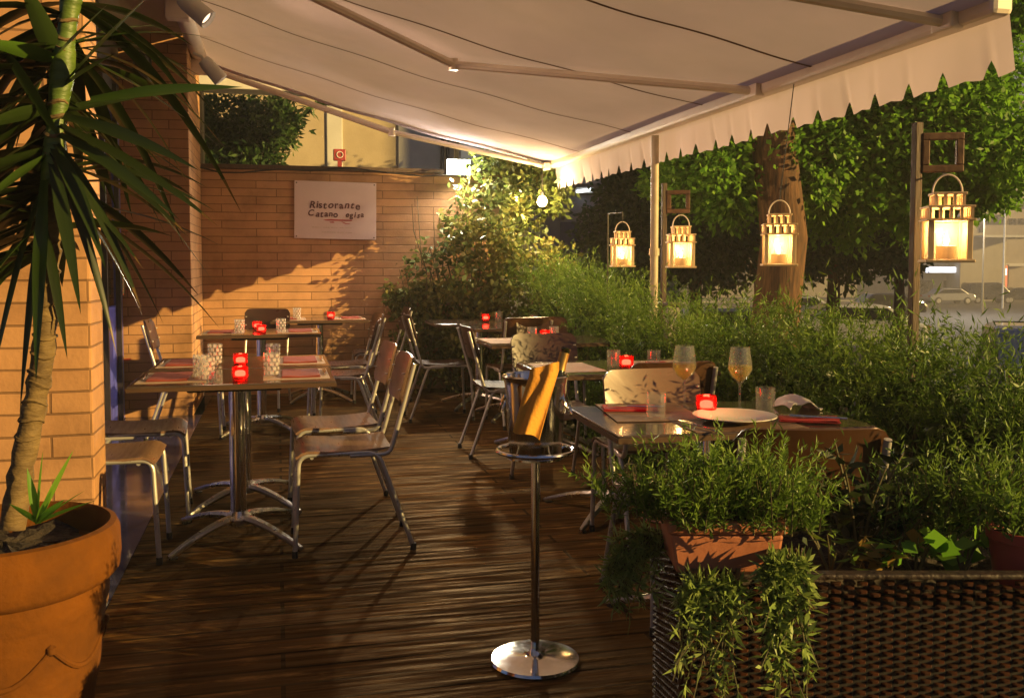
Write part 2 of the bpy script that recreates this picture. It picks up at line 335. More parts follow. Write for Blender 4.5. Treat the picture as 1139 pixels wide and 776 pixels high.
def fillet(pts, rad, n=5):
    pts = [Vector(p) for p in pts]; out = [pts[0]]
    for i in range(1, len(pts) - 1):
        a, b, c = pts[i - 1], pts[i], pts[i + 1]; u = (a - b); w = (c - b); d = min(rad, u.length * .45, w.length * .45)
        p, q = b + u.normalized() * d, b + w.normalized() * d
        for k in range(n + 1):
            t = k / n; out.append(p * (1 - t) ** 2 + b * 2 * t * (1 - t) + q * t * t)
    out.append(pts[-1]); return out

# ---- leaves, in bulk
def quad_cloud(name, m, parent, base, axis, side, L, W, tone, bend=None, loc=None):
    """kite-shaped leaves: base point, long axis, side vector, lengths, widths"""
    n = len(base); ax = axis / (np.linalg.norm(axis, axis=1, keepdims=True) + 1e-9)
    sd = side - ax * np.sum(side * ax, axis=1, keepdims=True); sd /= (np.linalg.norm(sd, axis=1, keepdims=True) + 1e-9)
    nr = np.cross(ax, sd); L = np.asarray(L).reshape(-1, 1); W = np.asarray(W).reshape(-1, 1)
    mid = base + ax * L * .45 + nr * L * .06
    V = np.empty((n, 4, 3)); V[:, 0] = base; V[:, 1] = mid + sd * W * .5; V[:, 2] = base + ax * L; V[:, 3] = mid - sd * W * .5
    me = bpy.data.meshes.new(name); me.vertices.add(4 * n); me.vertices.foreach_set('co', V.reshape(-1).astype(np.float32))
    me.loops.add(4 * n); me.loops.foreach_set('vertex_index', np.arange(4 * n, dtype=np.int32))
    me.polygons.add(n); me.polygons.foreach_set('loop_start', np.arange(0, 4 * n, 4, dtype=np.int32))
    at = me.attributes.new('tone', 'FLOAT', 'FACE'); at.data.foreach_set('value', np.clip(np.broadcast_to(tone, (n,)), 0, 1).astype(np.float32))
    me.update(calc_edges=True); me.materials.append(m)
    o = bpy.data.objects.new(name, me); col.objects.link(o)
    if parent: o.parent = parent
    if loc is not None: o.location = loc
    return o
def unit(n):
    v = rng.normal(size=(n, 3)); return v / np.linalg.norm(v, axis=1, keepdims=True)
def crown_pts(blobs, n, nclump=60, spread=.16):
    """points in light clumps spread through the blobs' volumes"""
    B = np.array(blobs); w = B[:, 3] ** 2; w = w / w.sum()
    ci = rng.choice(len(B), nclump, p=w); d = unit(nclump); r = B[ci, 3] * rng.uniform(.55, 1.05, nclump)
    cen = B[ci, :3] + d * r[:, None]; cr = B[ci, 3] * rng.uniform(.5, 1.4, nclump) * spread; tn = rng.uniform(0, 1, nclump)
    k = rng.integers(0, nclump, n); p = cen[k] + rng.normal(size=(n, 3)) * cr[k][:, None]
    return p, p - B[ci[k], :3], tn[k]
def leaves(name, m, parent, blobs, n, L, W, nclump=60, spread=.16, up=.3):
    p, out, t = crown_pts(blobs, n, nclump, spread)
    out = out / (np.linalg.norm(out, axis=1, keepdims=True) + 1e-6)
    ax = out * .5 + unit(n) * .8 + np.array([0, 0, -up])
    return quad_cloud(name, m, parent, p, ax, unit(n), L * rng.uniform(.6, 1.3, n), W * rng.uniform(.6, 1.3, n), t * .7 + rng.uniform(-.1, .4, n))
def sprigs(name, m, parent, base, dirs, slen, per, nl, nw, curve=0.0, stiff=.75, tone=None, droop=0.0):
    """needle leaves set along stems; returns the mesh object and stem end points"""
    n = len(base); d = dirs / np.linalg.norm(dirs, axis=1, keepdims=True)
    t = np.tile((np.arange(per) + .5) / per, (n, 1)); sl = np.asarray(slen).reshape(-1, 1) * np.ones((n, 1))
    bend = unit(n) * curve + np.array([0, 0, -droop])
    P = base[:, None, :] + d[:, None, :] * (t * sl)[:, :, None] + bend[:, None, :] * ((t ** 2) * sl)[:, :, None]
    dd = d[:, None, :] + bend[:, None, :] * (2 * t)[:, :, None]
    P = P.reshape(-1, 3); dd = dd.reshape(-1, 3); k = len(P)
    rnd = unit(k); ax = dd * stiff + rnd * .75
    tn = (rng.uniform(0, 1, n) if tone is None else tone)
    tn = np.repeat(tn, per) * .6 + t.reshape(-1) * .3 + rng.uniform(-.08, .15, k)
    return quad_cloud(name, m, parent, P, ax, unit(k), nl * rng.uniform(.7, 1.2, k), nw * rng.uniform(.8, 1.2, k), tn)

# ------------------------------------------------------------------ world and light
w = bpy.data.worlds.new('World'); sc.world = w; w.use_nodes = True
nt = w.node_tree; nt.nodes.clear()
wo = nt.nodes.new('ShaderNodeOutputWorld'); bg = nt.nodes.new('ShaderNodeBackground'); sky = nt.nodes.new('ShaderNodeTexSky')
sky.sky_type = 'NISHITA'; sky.sun_disc = False; sky.sun_elevation = R(1.0); sky.sun_rotation = math.atan2(1.56, -1); sky.air_density = 1; sky.ozone_density = 4
bg.inputs[1].default_value = .13
nt.links.new(sky.outputs[0], bg.inputs[0]); nt.links.new(bg.outputs[0], wo.inputs[0])
SUN_DIR = Vector((-1.56, 1, -.5))
sl = bpy.data.lights.new('street_light_sun', 'SUN'); sl.energy = 5.0; sl.angle = R(.3); sl.color = (1, .66, .21)
so = bpy.data.objects.new('street_light_sun', sl); col.objects.link(so); so.rotation_euler = SUN_DIR.to_track_quat('-Z', 'Y').to_euler(); so.location = (8, -4, 5)
def point(loc, e, c, r=.02, name='lamp_light'):
    l = bpy.data.lights.new(name, 'POINT'); l.energy = e; l.color = c; l.shadow_soft_size = r
    o = bpy.data.objects.new(name, l); col.objects.link(o); o.location = loc; return o
def spot(loc, to, e, c, ang, r=.03, blend=.6):
    l = bpy.data.lights.new('spot_light', 'SPOT'); l.energy = e; l.color = c; l.spot_size = R(ang); l.spot_blend = blend; l.shadow_soft_size = r
    o = bpy.data.objects.new('spot_light', l); col.objects.link(o); o.location = loc; o.rotation_euler = (Vector(to) - Vector(loc)).to_track_quat('-Z', 'Y').to_euler(); return o

# ------------------------------------------------------------------ ground
def struct(mb, name, m, **k): o = mb.build(name, m, **k); o['kind'] = 'structure'; return o
struct(MB().b2(-30, 95, -20, 134, -9, -4.2), 'ground', GROUND)
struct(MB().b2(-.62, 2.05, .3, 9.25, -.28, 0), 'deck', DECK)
struct(MB().b2(2.05, 3.3, -2, 14, -1.4, -.15), 'pavement', PAVE)
def gz(y): return -1.1 - .022 * max(0, y - 8) if y < 130 else -1.1 - .022 * 122
rd = MB().grid(lambda u, v: (3.0 + 92 * u, -20 + 154 * v, gz(-20 + 154 * v)), 4, 110); struct(rd, 'road', ASPH)
rd = MB().grid(lambda u, v: (3.3 + 2.2 * u, -20 + 60 * v, gz(-20 + 60 * v) + .12), 2, 30, .2); struct(rd, 'pavement', PAVE)
rd = MB().grid(lambda u, v: (14 + 80 * u, 86 + 12 * v, gz(86 + 12 * v) + .12), 2, 8, .2); struct(rd, 'pavement', PAVE)
rd = MB().grid(lambda u, v: (5.5 + .15 * u, -20 + 60 * v, gz(-20 + 60 * v) + .125), 1, 30, .2); struct(rd, 'kerb', STONE)
for i in range(10):
    x0 = 12 + i * 6.0; struct(MB().grid(lambda u, v: (x0 + 3 * u, 27 + .16 * v, gz(27 + .16 * v) + .006), 1, 1), 'road_marking', LINE)
struct(MB().b2(-1.2, -.622, 3.47, 8.1, -.2, .003), 'tiled_entrance_floor', TILE)
struct(MB().b2(-2.5, -.622, .3, 3.46, -.2, .012), 'stone_threshold', STONE)
# ------------------------------------------------------------------ restaurant facade (left)
fac = thing('restaurant_facade', 'orange brick facade with blue doors along the left of the terrace', 'building', (-.62, 3.45, 0))
def fb(*a): return MB().b2(a[0] + .62, a[1] + .62, a[2] - 3.45, a[3] - 3.45, a[4], a[5])
fb(-1.35, -.62, 3.45, 3.68, 0.013, 3.6).build('pillar', BRICKP, fac, bevel=.008)
fb(-1.35, -.685, 8.08, 9.24, 0, 3.08).build('pillar', BRICKP, fac, bevel=.008)
fb(-1.35, -.66, 3.682, 9.24, 3.085, 3.7).build('lintel', BEIGE, fac)
fb(-2.1, -2.0, 3.68, 8.6, 0, 3.08).build('interior_wall', BEIGE, fac)
fb(-2.0, -1.352, 3.68, 8.6, -.05, -.01).build('interior_floor', TILE, fac)
for (y0, y1) in ((3.72, 5.0), (5.06, 6.5), (6.56, 8.04)):
    d = MB()
    d.b2(-.64, -.585, y0 - 3.45, y0 + .09 - 3.45, 0.01, 2.5); d.b2(-.64, -.585, y1 - .09 - 3.45, y1 - 3.45, 0.01, 2.5)
    d.b2(-.637, -.588, y0 + .09 - 3.45, y1 - .09 - 3.45, 2.4, 2.5); d.b2(-.637, -.588, y0 + .09 - 3.45, y1 - .09 - 3.45, .01, .92)
    fr = d.build('door', BLUE, fac, bevel=.004)
    MB().b2(-.616, -.61, y0 + .09 - 3.45, y1 - .09 - 3.45, .92, 2.4).build('pane', PANE, fr)
    MB().tube([(-.56, (y1 - .13) - 3.45, 1.0), (-.56, (y1 - .13) - 3.45, 1.25)], .012).build('handle', CHROME, fr)
for y in (7.15, 7.72):
    MB().b2(-.584, -.55, y - 3.45, y - 3.45 + .035, 0.01, 2.6).build('mullion', DARKF, fac)
fb(-1.26, -1.2, 3.69, 8.04, 2.51, 3.08).build('transom', DARKF, fac)
# iron lamp on the far pillar
p = on_y(160, 72, 8.0)
t = thing('wall_lamp', 'unlit black iron wall lamp high on the brick pillar', 'lamp', p)
MB().b2(-.05, .05, .04, .078, -.1, .1).build('backplate', BLACKM, t, bevel=.006)
MB().tube(fillet([(0, .04, .05), (0, -.12, .12), (0, -.16, -.02)], .08), .012).build('arm', BLACKM, t, smooth=True)
MB().lathe([(.02, .12), (.055, .08), (.075, -.1), (.05, -.16), (0.001, -.17)], 8, (0, -.16, -.06)).build('lantern_body', BLACKM, t)

# ------------------------------------------------------------------ back wall
wall = thing('brick_wall', 'long thin-brick wall closing the far end of the terrace', 'wall', (0, 9.25, 0))
MB().b2(-.684, 2.2, 0, .22, -.28, 2.12).build('brickwork', BRICK, wall)
MB().b2(-.684, 2.23, -.035, .25, 2.122, 2.165).build('coping', WOODD, wall, bevel=.006)
# sign
a, b = on_y(327, 201, 9.2), on_y(419, 266, 9.2)
sw, sh_ = b.x - a.x, a.z - b.z
sg = thing('restaurant_sign', 'white rectangular sign with brush lettering and a red swoosh on the brick wall', 'sign', ((a.x + b.x) / 2, 9.243, (a.z + b.z) / 2))
sg.rotation_euler = (0, R(.8), 0)
MB().b2(-sw / 2, sw / 2, -.012, 0, -sh_ / 2, sh_ / 2).build('board', SIGNW, sg, bevel=.002)
def brush(word, x0, z0, size, m_, par, y, seed):
    # hand lettering: every letter tilted, scaled and shifted a little, one mesh per word
    rr = random.Random(seed); v = []; f = []; x = 0
    for ch in word:
        c = bpy.data.curves.new('glyph', 'FONT'); c.body = ch; c.size = size * rr.uniform(.96, 1.06); c.shear = rr.uniform(.02, .30); c.extrude = .0015; c.offset = .0020; c.resolution_u = 4
        o = bpy.data.objects.new('glyph', c); col.objects.link(o); dg = bpy.context.evaluated_depsgraph_get(); me = bpy.data.meshes.new_from_object(o.evaluated_get(dg)); bpy.data.objects.remove(o)
        an = rr.uniform(-.09, .07); dz = rr.uniform(-.006, .006); w_ = max((q.co.x for q in me.vertices), default=.03); k = len(v)
        for q in me.vertices: v.append((x + q.co.x * math.cos(an) - q.co.y * math.sin(an), q.co.x * math.sin(an) + q.co.y * math.cos(an) + dz, q.co.z))
        f += [tuple(i + k for i in q.vertices) for q in me.polygons]; x += w_ * 1.02 + .004; bpy.data.meshes.remove(me)
    me = bpy.data.meshes.new('lettering'); me.from_pydata([(a_ + x0, b_ + z0, c_) for a_, b_, c_ in v], [], f); me.materials.append(m_)
    o = bpy.data.objects.new('lettering', me); col.objects.link(o); o.parent = par; o.location = (0, y, 0); o.rotation_euler = (PI / 2, 0, 0)
brush('Ristorante', -.25, .018, .094, INK, sg, -.0145, 3); brush('Catano', -.265, -.062, .080, INK, sg, -.0145, 5); brush('egisa', .088, -.062, .074, INK, sg, -.0145, 8)
sw_ = MB()
sw_.prism([(-.12, -.092), (-.05, -.084), (.15, -.088), (.16, -.098), (0, -.10), (-.09, -.10)], 'y', -.0145, -.012)
sw_.prism([(-.06, -.111), (-.02, -.107), (-.01, -.120), (-.05, -.119)], 'y', -.0145, -.012)
sw_.prism([(.05, -.105), (.07, -.108), (.10, -.122), (.14, -.124), (.13, -.130), (.09, -.128)], 'y', -.0145, -.012)
sw_.build('swoosh', INKR, sg)
fl = MB()
for z, x0, x1 in ((-.165, -.22, .14), (-.21, -.13, .14)):
    x = x0
    while x < x1: fl.b2(x, x + .018, -.0135, -.012, z - .004, z + .004); x += random.choice((.022, .024, .032))
fl.build('small_print', INKF, sg)
sc_ = MB()
for x in (-1, 1):
    for z in (-1, 1): sc_.lathe([(.006, 0), (.006, .003)], 10, (0, 0, 0))
for i, (x, z) in enumerate(((-1, -1), (-1, 1), (1, -1), (1, 1))):
    MB().box((x * (sw / 2 - .02), -.014, z * (sh_ / 2 - .02)), (.012, .004, .012)).build('screw', DARKF, sg, bevel=.002)
# cable along the wall top
cp = [on_y(u, v, 9.2) for u, v in ((214, 184), (245, 192), (270, 192), (310, 188), (345, 190), (390, 187), (430, 192), (470, 196), (505, 194))]
tag(MB().tube(cp, .008, 6).build('cable', CABLE, smooth=True), 'black cable sagging along the top of the brick wall', 'cable')
# red call box on a stub
p = on_y(378, 183, 9.33)
t = thing('alarm_box', 'small red alarm box on a stub above the brick wall', 'alarm box', (p.x, 9.36, 2.165))
MB().b2(-.02, .02, -.02, .02, 0, .07).build('stub', REDP, t); MB().b2(-.06, .06, -.03, .03, .07, .18).build('box', REDP, t, bevel=.008)
MB().tube([(.03 * math.cos(k * PI / 6), -.033, .125 + .03 * math.sin(k * PI / 6)) for k in range(13)], .005, 6).build('ring_emblem', WHITEP, t)

# floodlight behind the wall
p = on_y(510, 186, 9.2)
t = thing('floodlight', 'lit white floodlight on a bracket above the brick wall', 'floodlight', p)
MB().b2(-.125, .125, -.0, .09, -.085, .085).build('housing', BLACKM, t, bevel=.01)
MB().b2(-.112, .112, -.006, -.002, -.072, .072).build('lamp_panel', emit('flood_emit', (1, .98, .86), 40), t)
MB().b2(-.02, .02, .09, .14, -.25, .35).build('bracket', DARKF, t)
spot(p + Vector((0, -.03, 0)), p + Vector((-.2, -3, -2.2)), 170, (1, .88, .66), 165, .06)

# ------------------------------------------------------------------ neighbour building behind the wall
nb = thing('neighbour_house', 'pale house with white piers beyond the brick wall', 'house', (0, 13, -.3))
yb = 13.0
def nbx(u0, u1, z0, z1, y0, y1, name, m):
    a_, b_ = on_y(u0, 200, yb), on_y(u1, 200, yb); return MB().b2(a_.x, b_.x, y0, y1, z0, z1).build(name, m, nb, bevel=.01)
nbx(190, 512, 0, 4.6, .3, 3.0, 'wall', BEIGE)
nbx(365, 383, 0, 4.6, .275, .299, 'pier', WHITEP); nbx(446, 494, 0, 4.6, .275, .299, 'pier', WHITEP); nbx(500, 517, 0, 4.6, .27, .299, 'pier', CONCD)
MB().b2(-.95, 1.1, -3.25, -2.95, 3.25, 4.1).build('beam', WHITEP, nb, bevel=.01); MB().b2(-.95, -.70, -3.24, -2.96, 0, 3.248).build('post', DARKF, nb)
for u in (494, 500): nbx(u, u + 3, 0, 4.0, .2, .268, 'downpipe', DARKF)

# ------------------------------------------------------------------ awning
AX0, AX1, AY0, AY1 = -.6, 2.55, 2.94, 8.72
def az(x): return 2.84 - .255 * x
aw = thing('awning', 'large cream fabric awning with scalloped valance over the terrace', 'awning', (0, 0, 0))
def fab(u, v):
    x = AX0 + (AX1 - AX0) * u; y = AY0 + (AY1 - AY0) * v
    sag = -.05 * math.sin(PI * u) - .012 * math.sin(v * PI * 6) ** 2 * math.sin(PI * u) + .006 * math.sin(u * 23 + v * 9)
    return (x, y, az(x) + sag)
FAB = MB().grid(fab, 40, 60).build('canopy', FABRIC, aw, smooth=True)
sm = MB()
for y in (4.1, 5.3, 6.5, 7.7):
    v = (y - AY0) / (AY1 - AY0); v2 = (y + .022 - AY0) / (AY1 - AY0)
    sm.grid(lambda a_, b_: tuple(np.array(fab(a_ * .985 + .005, v + (v2 - v) * b_)) + np.array((0, 0, -.004))), 40, 1)
sm.build('seam', SEAM, aw)
he = MB().grid(lambda a_, b_: tuple(np.array(fab(a_, 1 - .02 * b_)) + np.array((0, 0, -.012 - .01 * math.sin(b_ * PI)))), 30, 3, .006).build('hem', FABRIC, aw, smooth=True)
# front bar with valance
MB().b2(AX1 - .05, AX1 + .04, AY0 - .02, AY1 + .02, az(AX1) - .045, az(AX1) + .055).build('front_bar', CREAMB, aw, bevel=.02)
def val(u, v):
    y = AY0 + (AY1 - AY0) * u; ph = ((y - AY0) / .232) % 1.0
    drop = .215 + .012 * abs(math.sin(PI * ph)) - .070 * max(0, 1 - abs(ph - .5) / .15) ** .75
    x = AX1 + .035 + .014 * math.sin(y * 5.1) * v + .008 * math.sin(y * 13) * v + .02 * v
    return (x, y, az(AX1) - .02 - drop * v)
MB().grid(val, 500, 4).build('valance', FABRIC, aw, smooth=True)
def arm(m_, e_, f_, nm='arm'):
    o = MB().tube([m_, e_], .026, 8).build('arm', CREAMB, aw, smooth=True)
    o2 = MB().tube([e_, f_], .023, 8).build('arm', CREAMB, aw, smooth=True)
    MB().lathe([(.0, -.036), (.030, -.034), (.030, .034), (0, .036)], 14, tuple(e_)).build('elbow', BLACKM if nm == 'x' else CREAMB, o, smooth=True)
    MB().box(f_, (.06, .12, .07)).build('end_bracket', CREAMB, o2, bevel=.01)
def under(x, y, d=.075): return Vector((x, y, az(x) - d))
arm(under(-.5, 4.9, .1), under(1.05, 5.72, .12), under(2.5, 4.66, .03))
arm(under(-.45, 8.45, .1), under(.98, 8.35, .2), under(2.46, 8.6, .06))
arm(under(-.5, 2.6 + .4, .1), under(1.0, 3.6, .12), under(2.5, 3.16, .03))
MB().tube([(-.62, AY0 - .05, az(-.6) + .02), (-.62, 8.9, az(-.6) + .02)], .07, 16).build('roller_tube', CREAMB, aw, smooth=True)
MB().b2(-.69, -.63, AY0, 8.9, az(-.6) + .1, az(-.6) + .17).build('cover_profile', CREAMB, aw)
for y in (3.0, 4.9, 6.6, 8.45): MB().b2(-.69, -.54, y - .05, y + .05, az(-.6) - .16, az(-.6) - .04).build('wall_bracket', CREAMB, aw, bevel=.01)
# support pole
p = on_x(727, 175, AX1 - .01)
t = thing('support_pole', 'pale round pole holding up the awning edge', 'pole', (AX1 - .0, p.y, -.15))
MB().tube([(0, 0, 0), (0, 0, az(AX1) + .09)], .028, 14).build('shaft', POLE, t, smooth=True)
MB().lathe([(.036, 1.45), (.036, 1.5)], 14).build('collar', POLE, t); MB().lathe([(.08, 0), (.08, .012), (.03, .03)], 16).build('foot_plate', POLE, t)

# wall spotlights on the roller side
def wallspot(u, v, y, label, e, to):
    p = on_y(u, v, y)
    t = thing('wall_spotlight', label, 'spotlight', p)
    d = (Vector(to) - p).normalized(); q = d.to_track_quat('Z', 'Y').to_matrix()
    b = MB().lathe([(0, -.10), (.045, -.098), (.055, -.06), (.06, .10), (.056, .103), (.05, .08), (0, .075)], 18)
    b.v = [tuple(q @ Vector(x)) for x in b.v]; b.build('lamp_body', WHITEP, t, smooth=True)
    MB().tube([(-.0, 0, 0), (-.08, 0, .10), (-.14, 0, .12)], .012, 8).build('bracket', WHITEP, t, smooth=True)
    l = MB().lathe([(0, .077), (.048, .079)], 16); l.v = [tuple(q @ Vector(x)) for x in l.v]; l.build('lens', emit('spot_lens', (1, .7, .45), 1.2), t)
    spot(p + d * .11, to, e, (1, .62, .38), 104, .22, 1.0)
wallspot(236, 78, 7.8, 'white spotlight hanging at the far end of the awning roller', 42, (1.4, 8.0, .6))
wallspot(217, 10, 5.9, 'white spotlight near the top edge beside the awning roller', 105, (2.0, 5.2, .6))

# bare bulb by the awning corner
p = on_y(603, 222, 8.45)
t = thing('bulb_lamp', 'glaring bare bulb hung at the far awning corner', 'lamp', p)
MB().lathe([(0, -.066), (.03, -.056), (.045, -.02), (.034, .014), (.016, .03)], 16).build('bulb', emit('bulb_emit', (1, .74, .34), 220), t, smooth=True)
MB().lathe([(.016, .03), (.018, .07), (.0, .075)], 12).build('socket', BLACKM, t)
MB().tube([(0, 0, .07), (0.0, 0, az(AX1) - .05 - p.z)], .005, 6).build('wire', CABLE, t)
point(p + Vector((0, -.09, -.03)), 24, (1, .66, .28), .03)
p = on_y(575, 221, 8.8)
t = thing('small_bulb', 'tiny bulb glowing among the climber leaves', 'lamp', p)
MB().lathe([(0, -.022), (.014, -.012), (.012, .008), (.007, .014)], 12).build('bulb', MATS['bulb_emit'], t, smooth=True); MB().lathe([(.008, .014), (.008, .03), (0, .032)], 10).build('socket', BLACKM, t)
MB().tube([(0, 0, .03), (.2, -.05, .16)], .003, 5).build('wire', CABLE, t)

# ------------------------------------------------------------------ chairs
def make_chair(label, ply=PLY, tube=STEEL):
    t = thing('chair', label, 'chair')
    def seat(u, v):
        x = -.195 + .39 * u; y = -.20 + .41 * v
        z = .452 + .008 * (2 * u - 1) ** 2 - .012 * math.sin(PI * v) - (.03 * ((v - .85) / .15) ** 2 if v > .85 else 0)
        return (x * (1 - .06 * (1 - v)), y, z)
    MB().grid(seat, 12, 16, .011).build('seat', ply, t, smooth=True)
    def back(u, v):
        a_ = (u - .5) * 2; rz = max(0, abs(a_) - .8) / .2
        hh = .105 * math.sqrt(max(0, 1 - .55 * rz ** 2)); z = .735 + (v - .5) * 2 * hh
        return (.2 * a_, -.205 - .265 * (z - .46) * .95 + .028 * (a_ ** 2) - .012, z)
    MB().grid(back, 20, 8, .010).build('backrest', ply, t, smooth=True)
    for s in (-1, 1):
        x = .182 * s
        l = MB().tube(fillet([(x * 1.03, .215, .015), (x, .195, .437), (x, .02, .437)], .05), .0105, 10).build('leg', tube, t, smooth=True)
        MB().lathe([(.0135, 0), (.0135, .03)], 10, (x * 1.03, .215, 0)).build('rubber_foot', RUBBER, l)
        l = MB().tube(fillet([(x * 1.04, -.29, .015), (x, -.14, .437), (x, .02, .437)], .05), .0105, 10).build('leg', tube, t, smooth=True)
        MB().lathe([(.0135, 0), (.0135, .03)], 10, (x * 1.04, -.29, 0)).build('rubber_foot', RUBBER, l)
        MB().tube(fillet([(x, -.02, .427), (x, -.19, .427), (x, -.213, .50), (x, -.30, .815)], .05), .0105, 10).build('back_post', tube, t, smooth=True)
        for z in (.70, .77):
            MB().lathe([(.0, .0), (.008, .001), (.008, .006), (0, .008)], 8, (x, -.26 - .25 * (z - .66) + .035, z)).build('bolt', tube, t)
    MB().tube([(-.182, -.08, .425), (.182, -.08, .425)], .009, 8).build('crossbar', tube, t, smooth=True)
    MB().tube([(-.182, .14, .425), (.182, .14, .425)], .009, 8).build('crossbar', tube, t, smooth=True)
    return t
CH = {}
def chair(x, y, rz, label, kind='brown', group='school style chairs on the terrace'):
    if kind not in CH:
        c = make_chair(label, {'brown': PLY, 'worn': PLYL, 'dark': PLYD}[kind], {'brown': STEEL, 'worn': STEEL, 'dark': STEEL}[kind]); CH[kind] = c
        c.location = (x, y, 0); c.rotation_euler = (0, 0, rz); c['group'] = group; return c
    return dup(CH[kind], (x, y, 0), rz, label, group)
H = PI / 2
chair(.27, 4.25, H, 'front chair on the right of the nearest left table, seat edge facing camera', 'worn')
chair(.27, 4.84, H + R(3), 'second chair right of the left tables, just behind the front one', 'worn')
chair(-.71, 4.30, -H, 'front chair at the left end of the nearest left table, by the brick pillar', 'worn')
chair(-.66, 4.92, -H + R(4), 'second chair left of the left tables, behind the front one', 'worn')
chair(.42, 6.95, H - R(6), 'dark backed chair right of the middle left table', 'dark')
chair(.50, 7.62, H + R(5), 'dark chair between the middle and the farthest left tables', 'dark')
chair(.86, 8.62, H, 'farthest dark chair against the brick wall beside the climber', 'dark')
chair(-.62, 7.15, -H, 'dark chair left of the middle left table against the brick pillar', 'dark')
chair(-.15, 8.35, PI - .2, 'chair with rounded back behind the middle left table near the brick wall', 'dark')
chair(1.37, 2.38, -YAW, 'near brown chair with its broad back to the camera behind the herb planter', 'brown')
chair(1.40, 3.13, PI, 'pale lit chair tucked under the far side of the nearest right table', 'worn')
chair(1.60, 3.93, 0, 'dark chair between the nearest and second right tables, partly hidden by the pale one', 'brown')
chair(1.50, 4.98, PI + R(2), 'dark chair back behind the second right table, beside the wine bottle', 'dark')
chair(1.47, 6.05, -H, 'chair at the left end of the third right table', 'dark')
chair(1.92, 6.55, PI, 'round backed brown chair on the far side of the third right table', 'brown')
chair(1.80, 7.12, R(4), 'round backed chair just in front of the fourth right table', 'brown')
chair(1.28, 7.5, -H, 'dark chair at the left end of the fourth right table', 'dark')
# ------------------------------------------------------------------ tables
def make_table(label):
    t = thing('table', label, 'table')
    tp = MB().b2(-.43, .43, -.295, .295, .712, .738).build('tabletop', TOP, t, bevel=.005)
    ed = MB(); ed.b2(-.4305, .4305, -.297, -.2952, .714, .730); ed.b2(-.4305, .4305, .2952, .297, .714, .730); ed.b2(-.432, -.4302, -.294, .294, .714, .730); ed.b2(.4302, .432, -.294, .294, .714, .730)
    ed.build('edging', TOPE, tp)
    MB().lathe([(.036, .075), (.036, .69)], 24).build('column', CHROME, t, smooth=True)
    MB().b2(-.2, .2, -.2, .2, .692, .711).build('mounting_plate', DARKF, t, bevel=.008)
    MB().lathe([(.0, .06), (.06, .06), (.062, .085), (.045, .105), (.037, .12)], 24).build('hub', ALU, t, smooth=True)
    for k in range(4):
        a_ = math.atan2(.30, .27) if k % 2 == 0 else PI - math.atan2(.30, .27); a_ += PI * (k // 2)
        d = Vector((math.cos(a_), math.sin(a_), 0)); n_ = Vector((-d.y, d.x, 0)); b = MB(); prev = None; vs = []
        for i in range(9):
            s_ = i / 8; r_ = .04 + s_ * .37; w_ = .030 * (1 - s_) + .022; zt = .105 - .085 * s_ ** 1.7; zb = max(.004, zt - .028 + .006 * s_)
            c_ = d * r_; vs += [c_ + n_ * w_ / 2 * .6 + Vector((0, 0, zt)), c_ + n_ * w_ / 2 + Vector((0, 0, (zt + zb) / 2)), c_ + n_ * w_ / 2 * .8 + Vector((0, 0, zb)), c_ - n_ * w_ / 2 * .8 + Vector((0, 0, zb)), c_ - n_ * w_ / 2 + Vector((0, 0, (zt + zb) / 2)), c_ - n_ * w_ / 2 * .6 + Vector((0, 0, zt))]
        fs = [(6 * i + j, 6 * i + (j + 1) % 6, 6 * i + 6 + (j + 1) % 6, 6 * i + 6 + j) for i in range(8) for j in range(6)] + [tuple(range(5, -1, -1)), tuple(range(48, 54))]
        f_ = b.add(vs, fs).build('foot', ALU, t, smooth=True)
        MB().lathe([(.02, 0), (.02, .006)], 12, tuple(d * .385)).build('glide', RUBBER, f_)
    return t
T0 = None
def table(x, y, label, rz=0, s=1):
    global T0
    if T0 is None: T0 = make_table(label); T0.location = (x, y, 0); T0.rotation_euler = (0, 0, rz); T0['group'] = 'pedestal tables on the terrace'; return T0
    return dup(T0, (x, y, 0), rz, label, 'pedestal tables on the terrace')
table(-.19, 4.46, 'nearest table on the left, brown top on a chrome pedestal')
table(-.18, 5.08, 'table pushed up behind the nearest left table')
table(-.13, 7.25, 'middle left table with two candles near the brick wall', R(-1))
table(.36, 8.80, 'farthest left table against the brick wall')
table(1.42, 2.915, 'nearest right table laid with wine glasses and a plate', R(-2))
table(1.62, 4.42, 'second right table with a red candle behind the wine glasses')
table(1.72, 6.03, 'third right table behind the wine bucket')
table(1.88, 7.45, 'fourth right table with a red candle beside the hedge')
table(1.70, 8.07, 'farthest right table below the climbing plant')
TZ = .738

# ------------------------------------------------------------------ tableware
PROTO = {}
def proto(key, fn, x, y, label, rz=0, group=None, z=TZ):
    if key not in PROTO:
        o = fn(); PROTO[key] = o; o.location = (x, y, z); o.rotation_euler = (0, 0, rz); tag(o, label, None, group); return o
    return dup(PROTO[key], (x, y, z), rz, label, group)
def f_votive():
    t = thing('candle_holder', '', 'candle')
    MB().lathe([(.0, .002), (.031, .0), (.033, .006), (.035, .03), (.035, .068), (.032, .068), (.031, .03), (.029, .010), (0, .008)], 20).build('glass_cup', REDG, t, smooth=True)
    w_ = MB().lathe([(0, .011), (.026, .011), (.026, .026), (.0, .027)], 16).build('candle', WAX, t, smooth=True)
    MB().lathe([(0, .0275), (.021, .029), (.0225, .034), (.021, .046), (.012, .050), (0, .051)], 14).build('flame', REDFL, w_, smooth=True)
    return t
VOT = []
def votive(x, y, label):
    o = proto('vot', f_votive, x, y, label, random.random() * 6, 'red glass candle holders'); VOT.append(o)
    point((x, y, TZ + .056), .20, (1, .20, .08), .012, 'candle_light'); return o
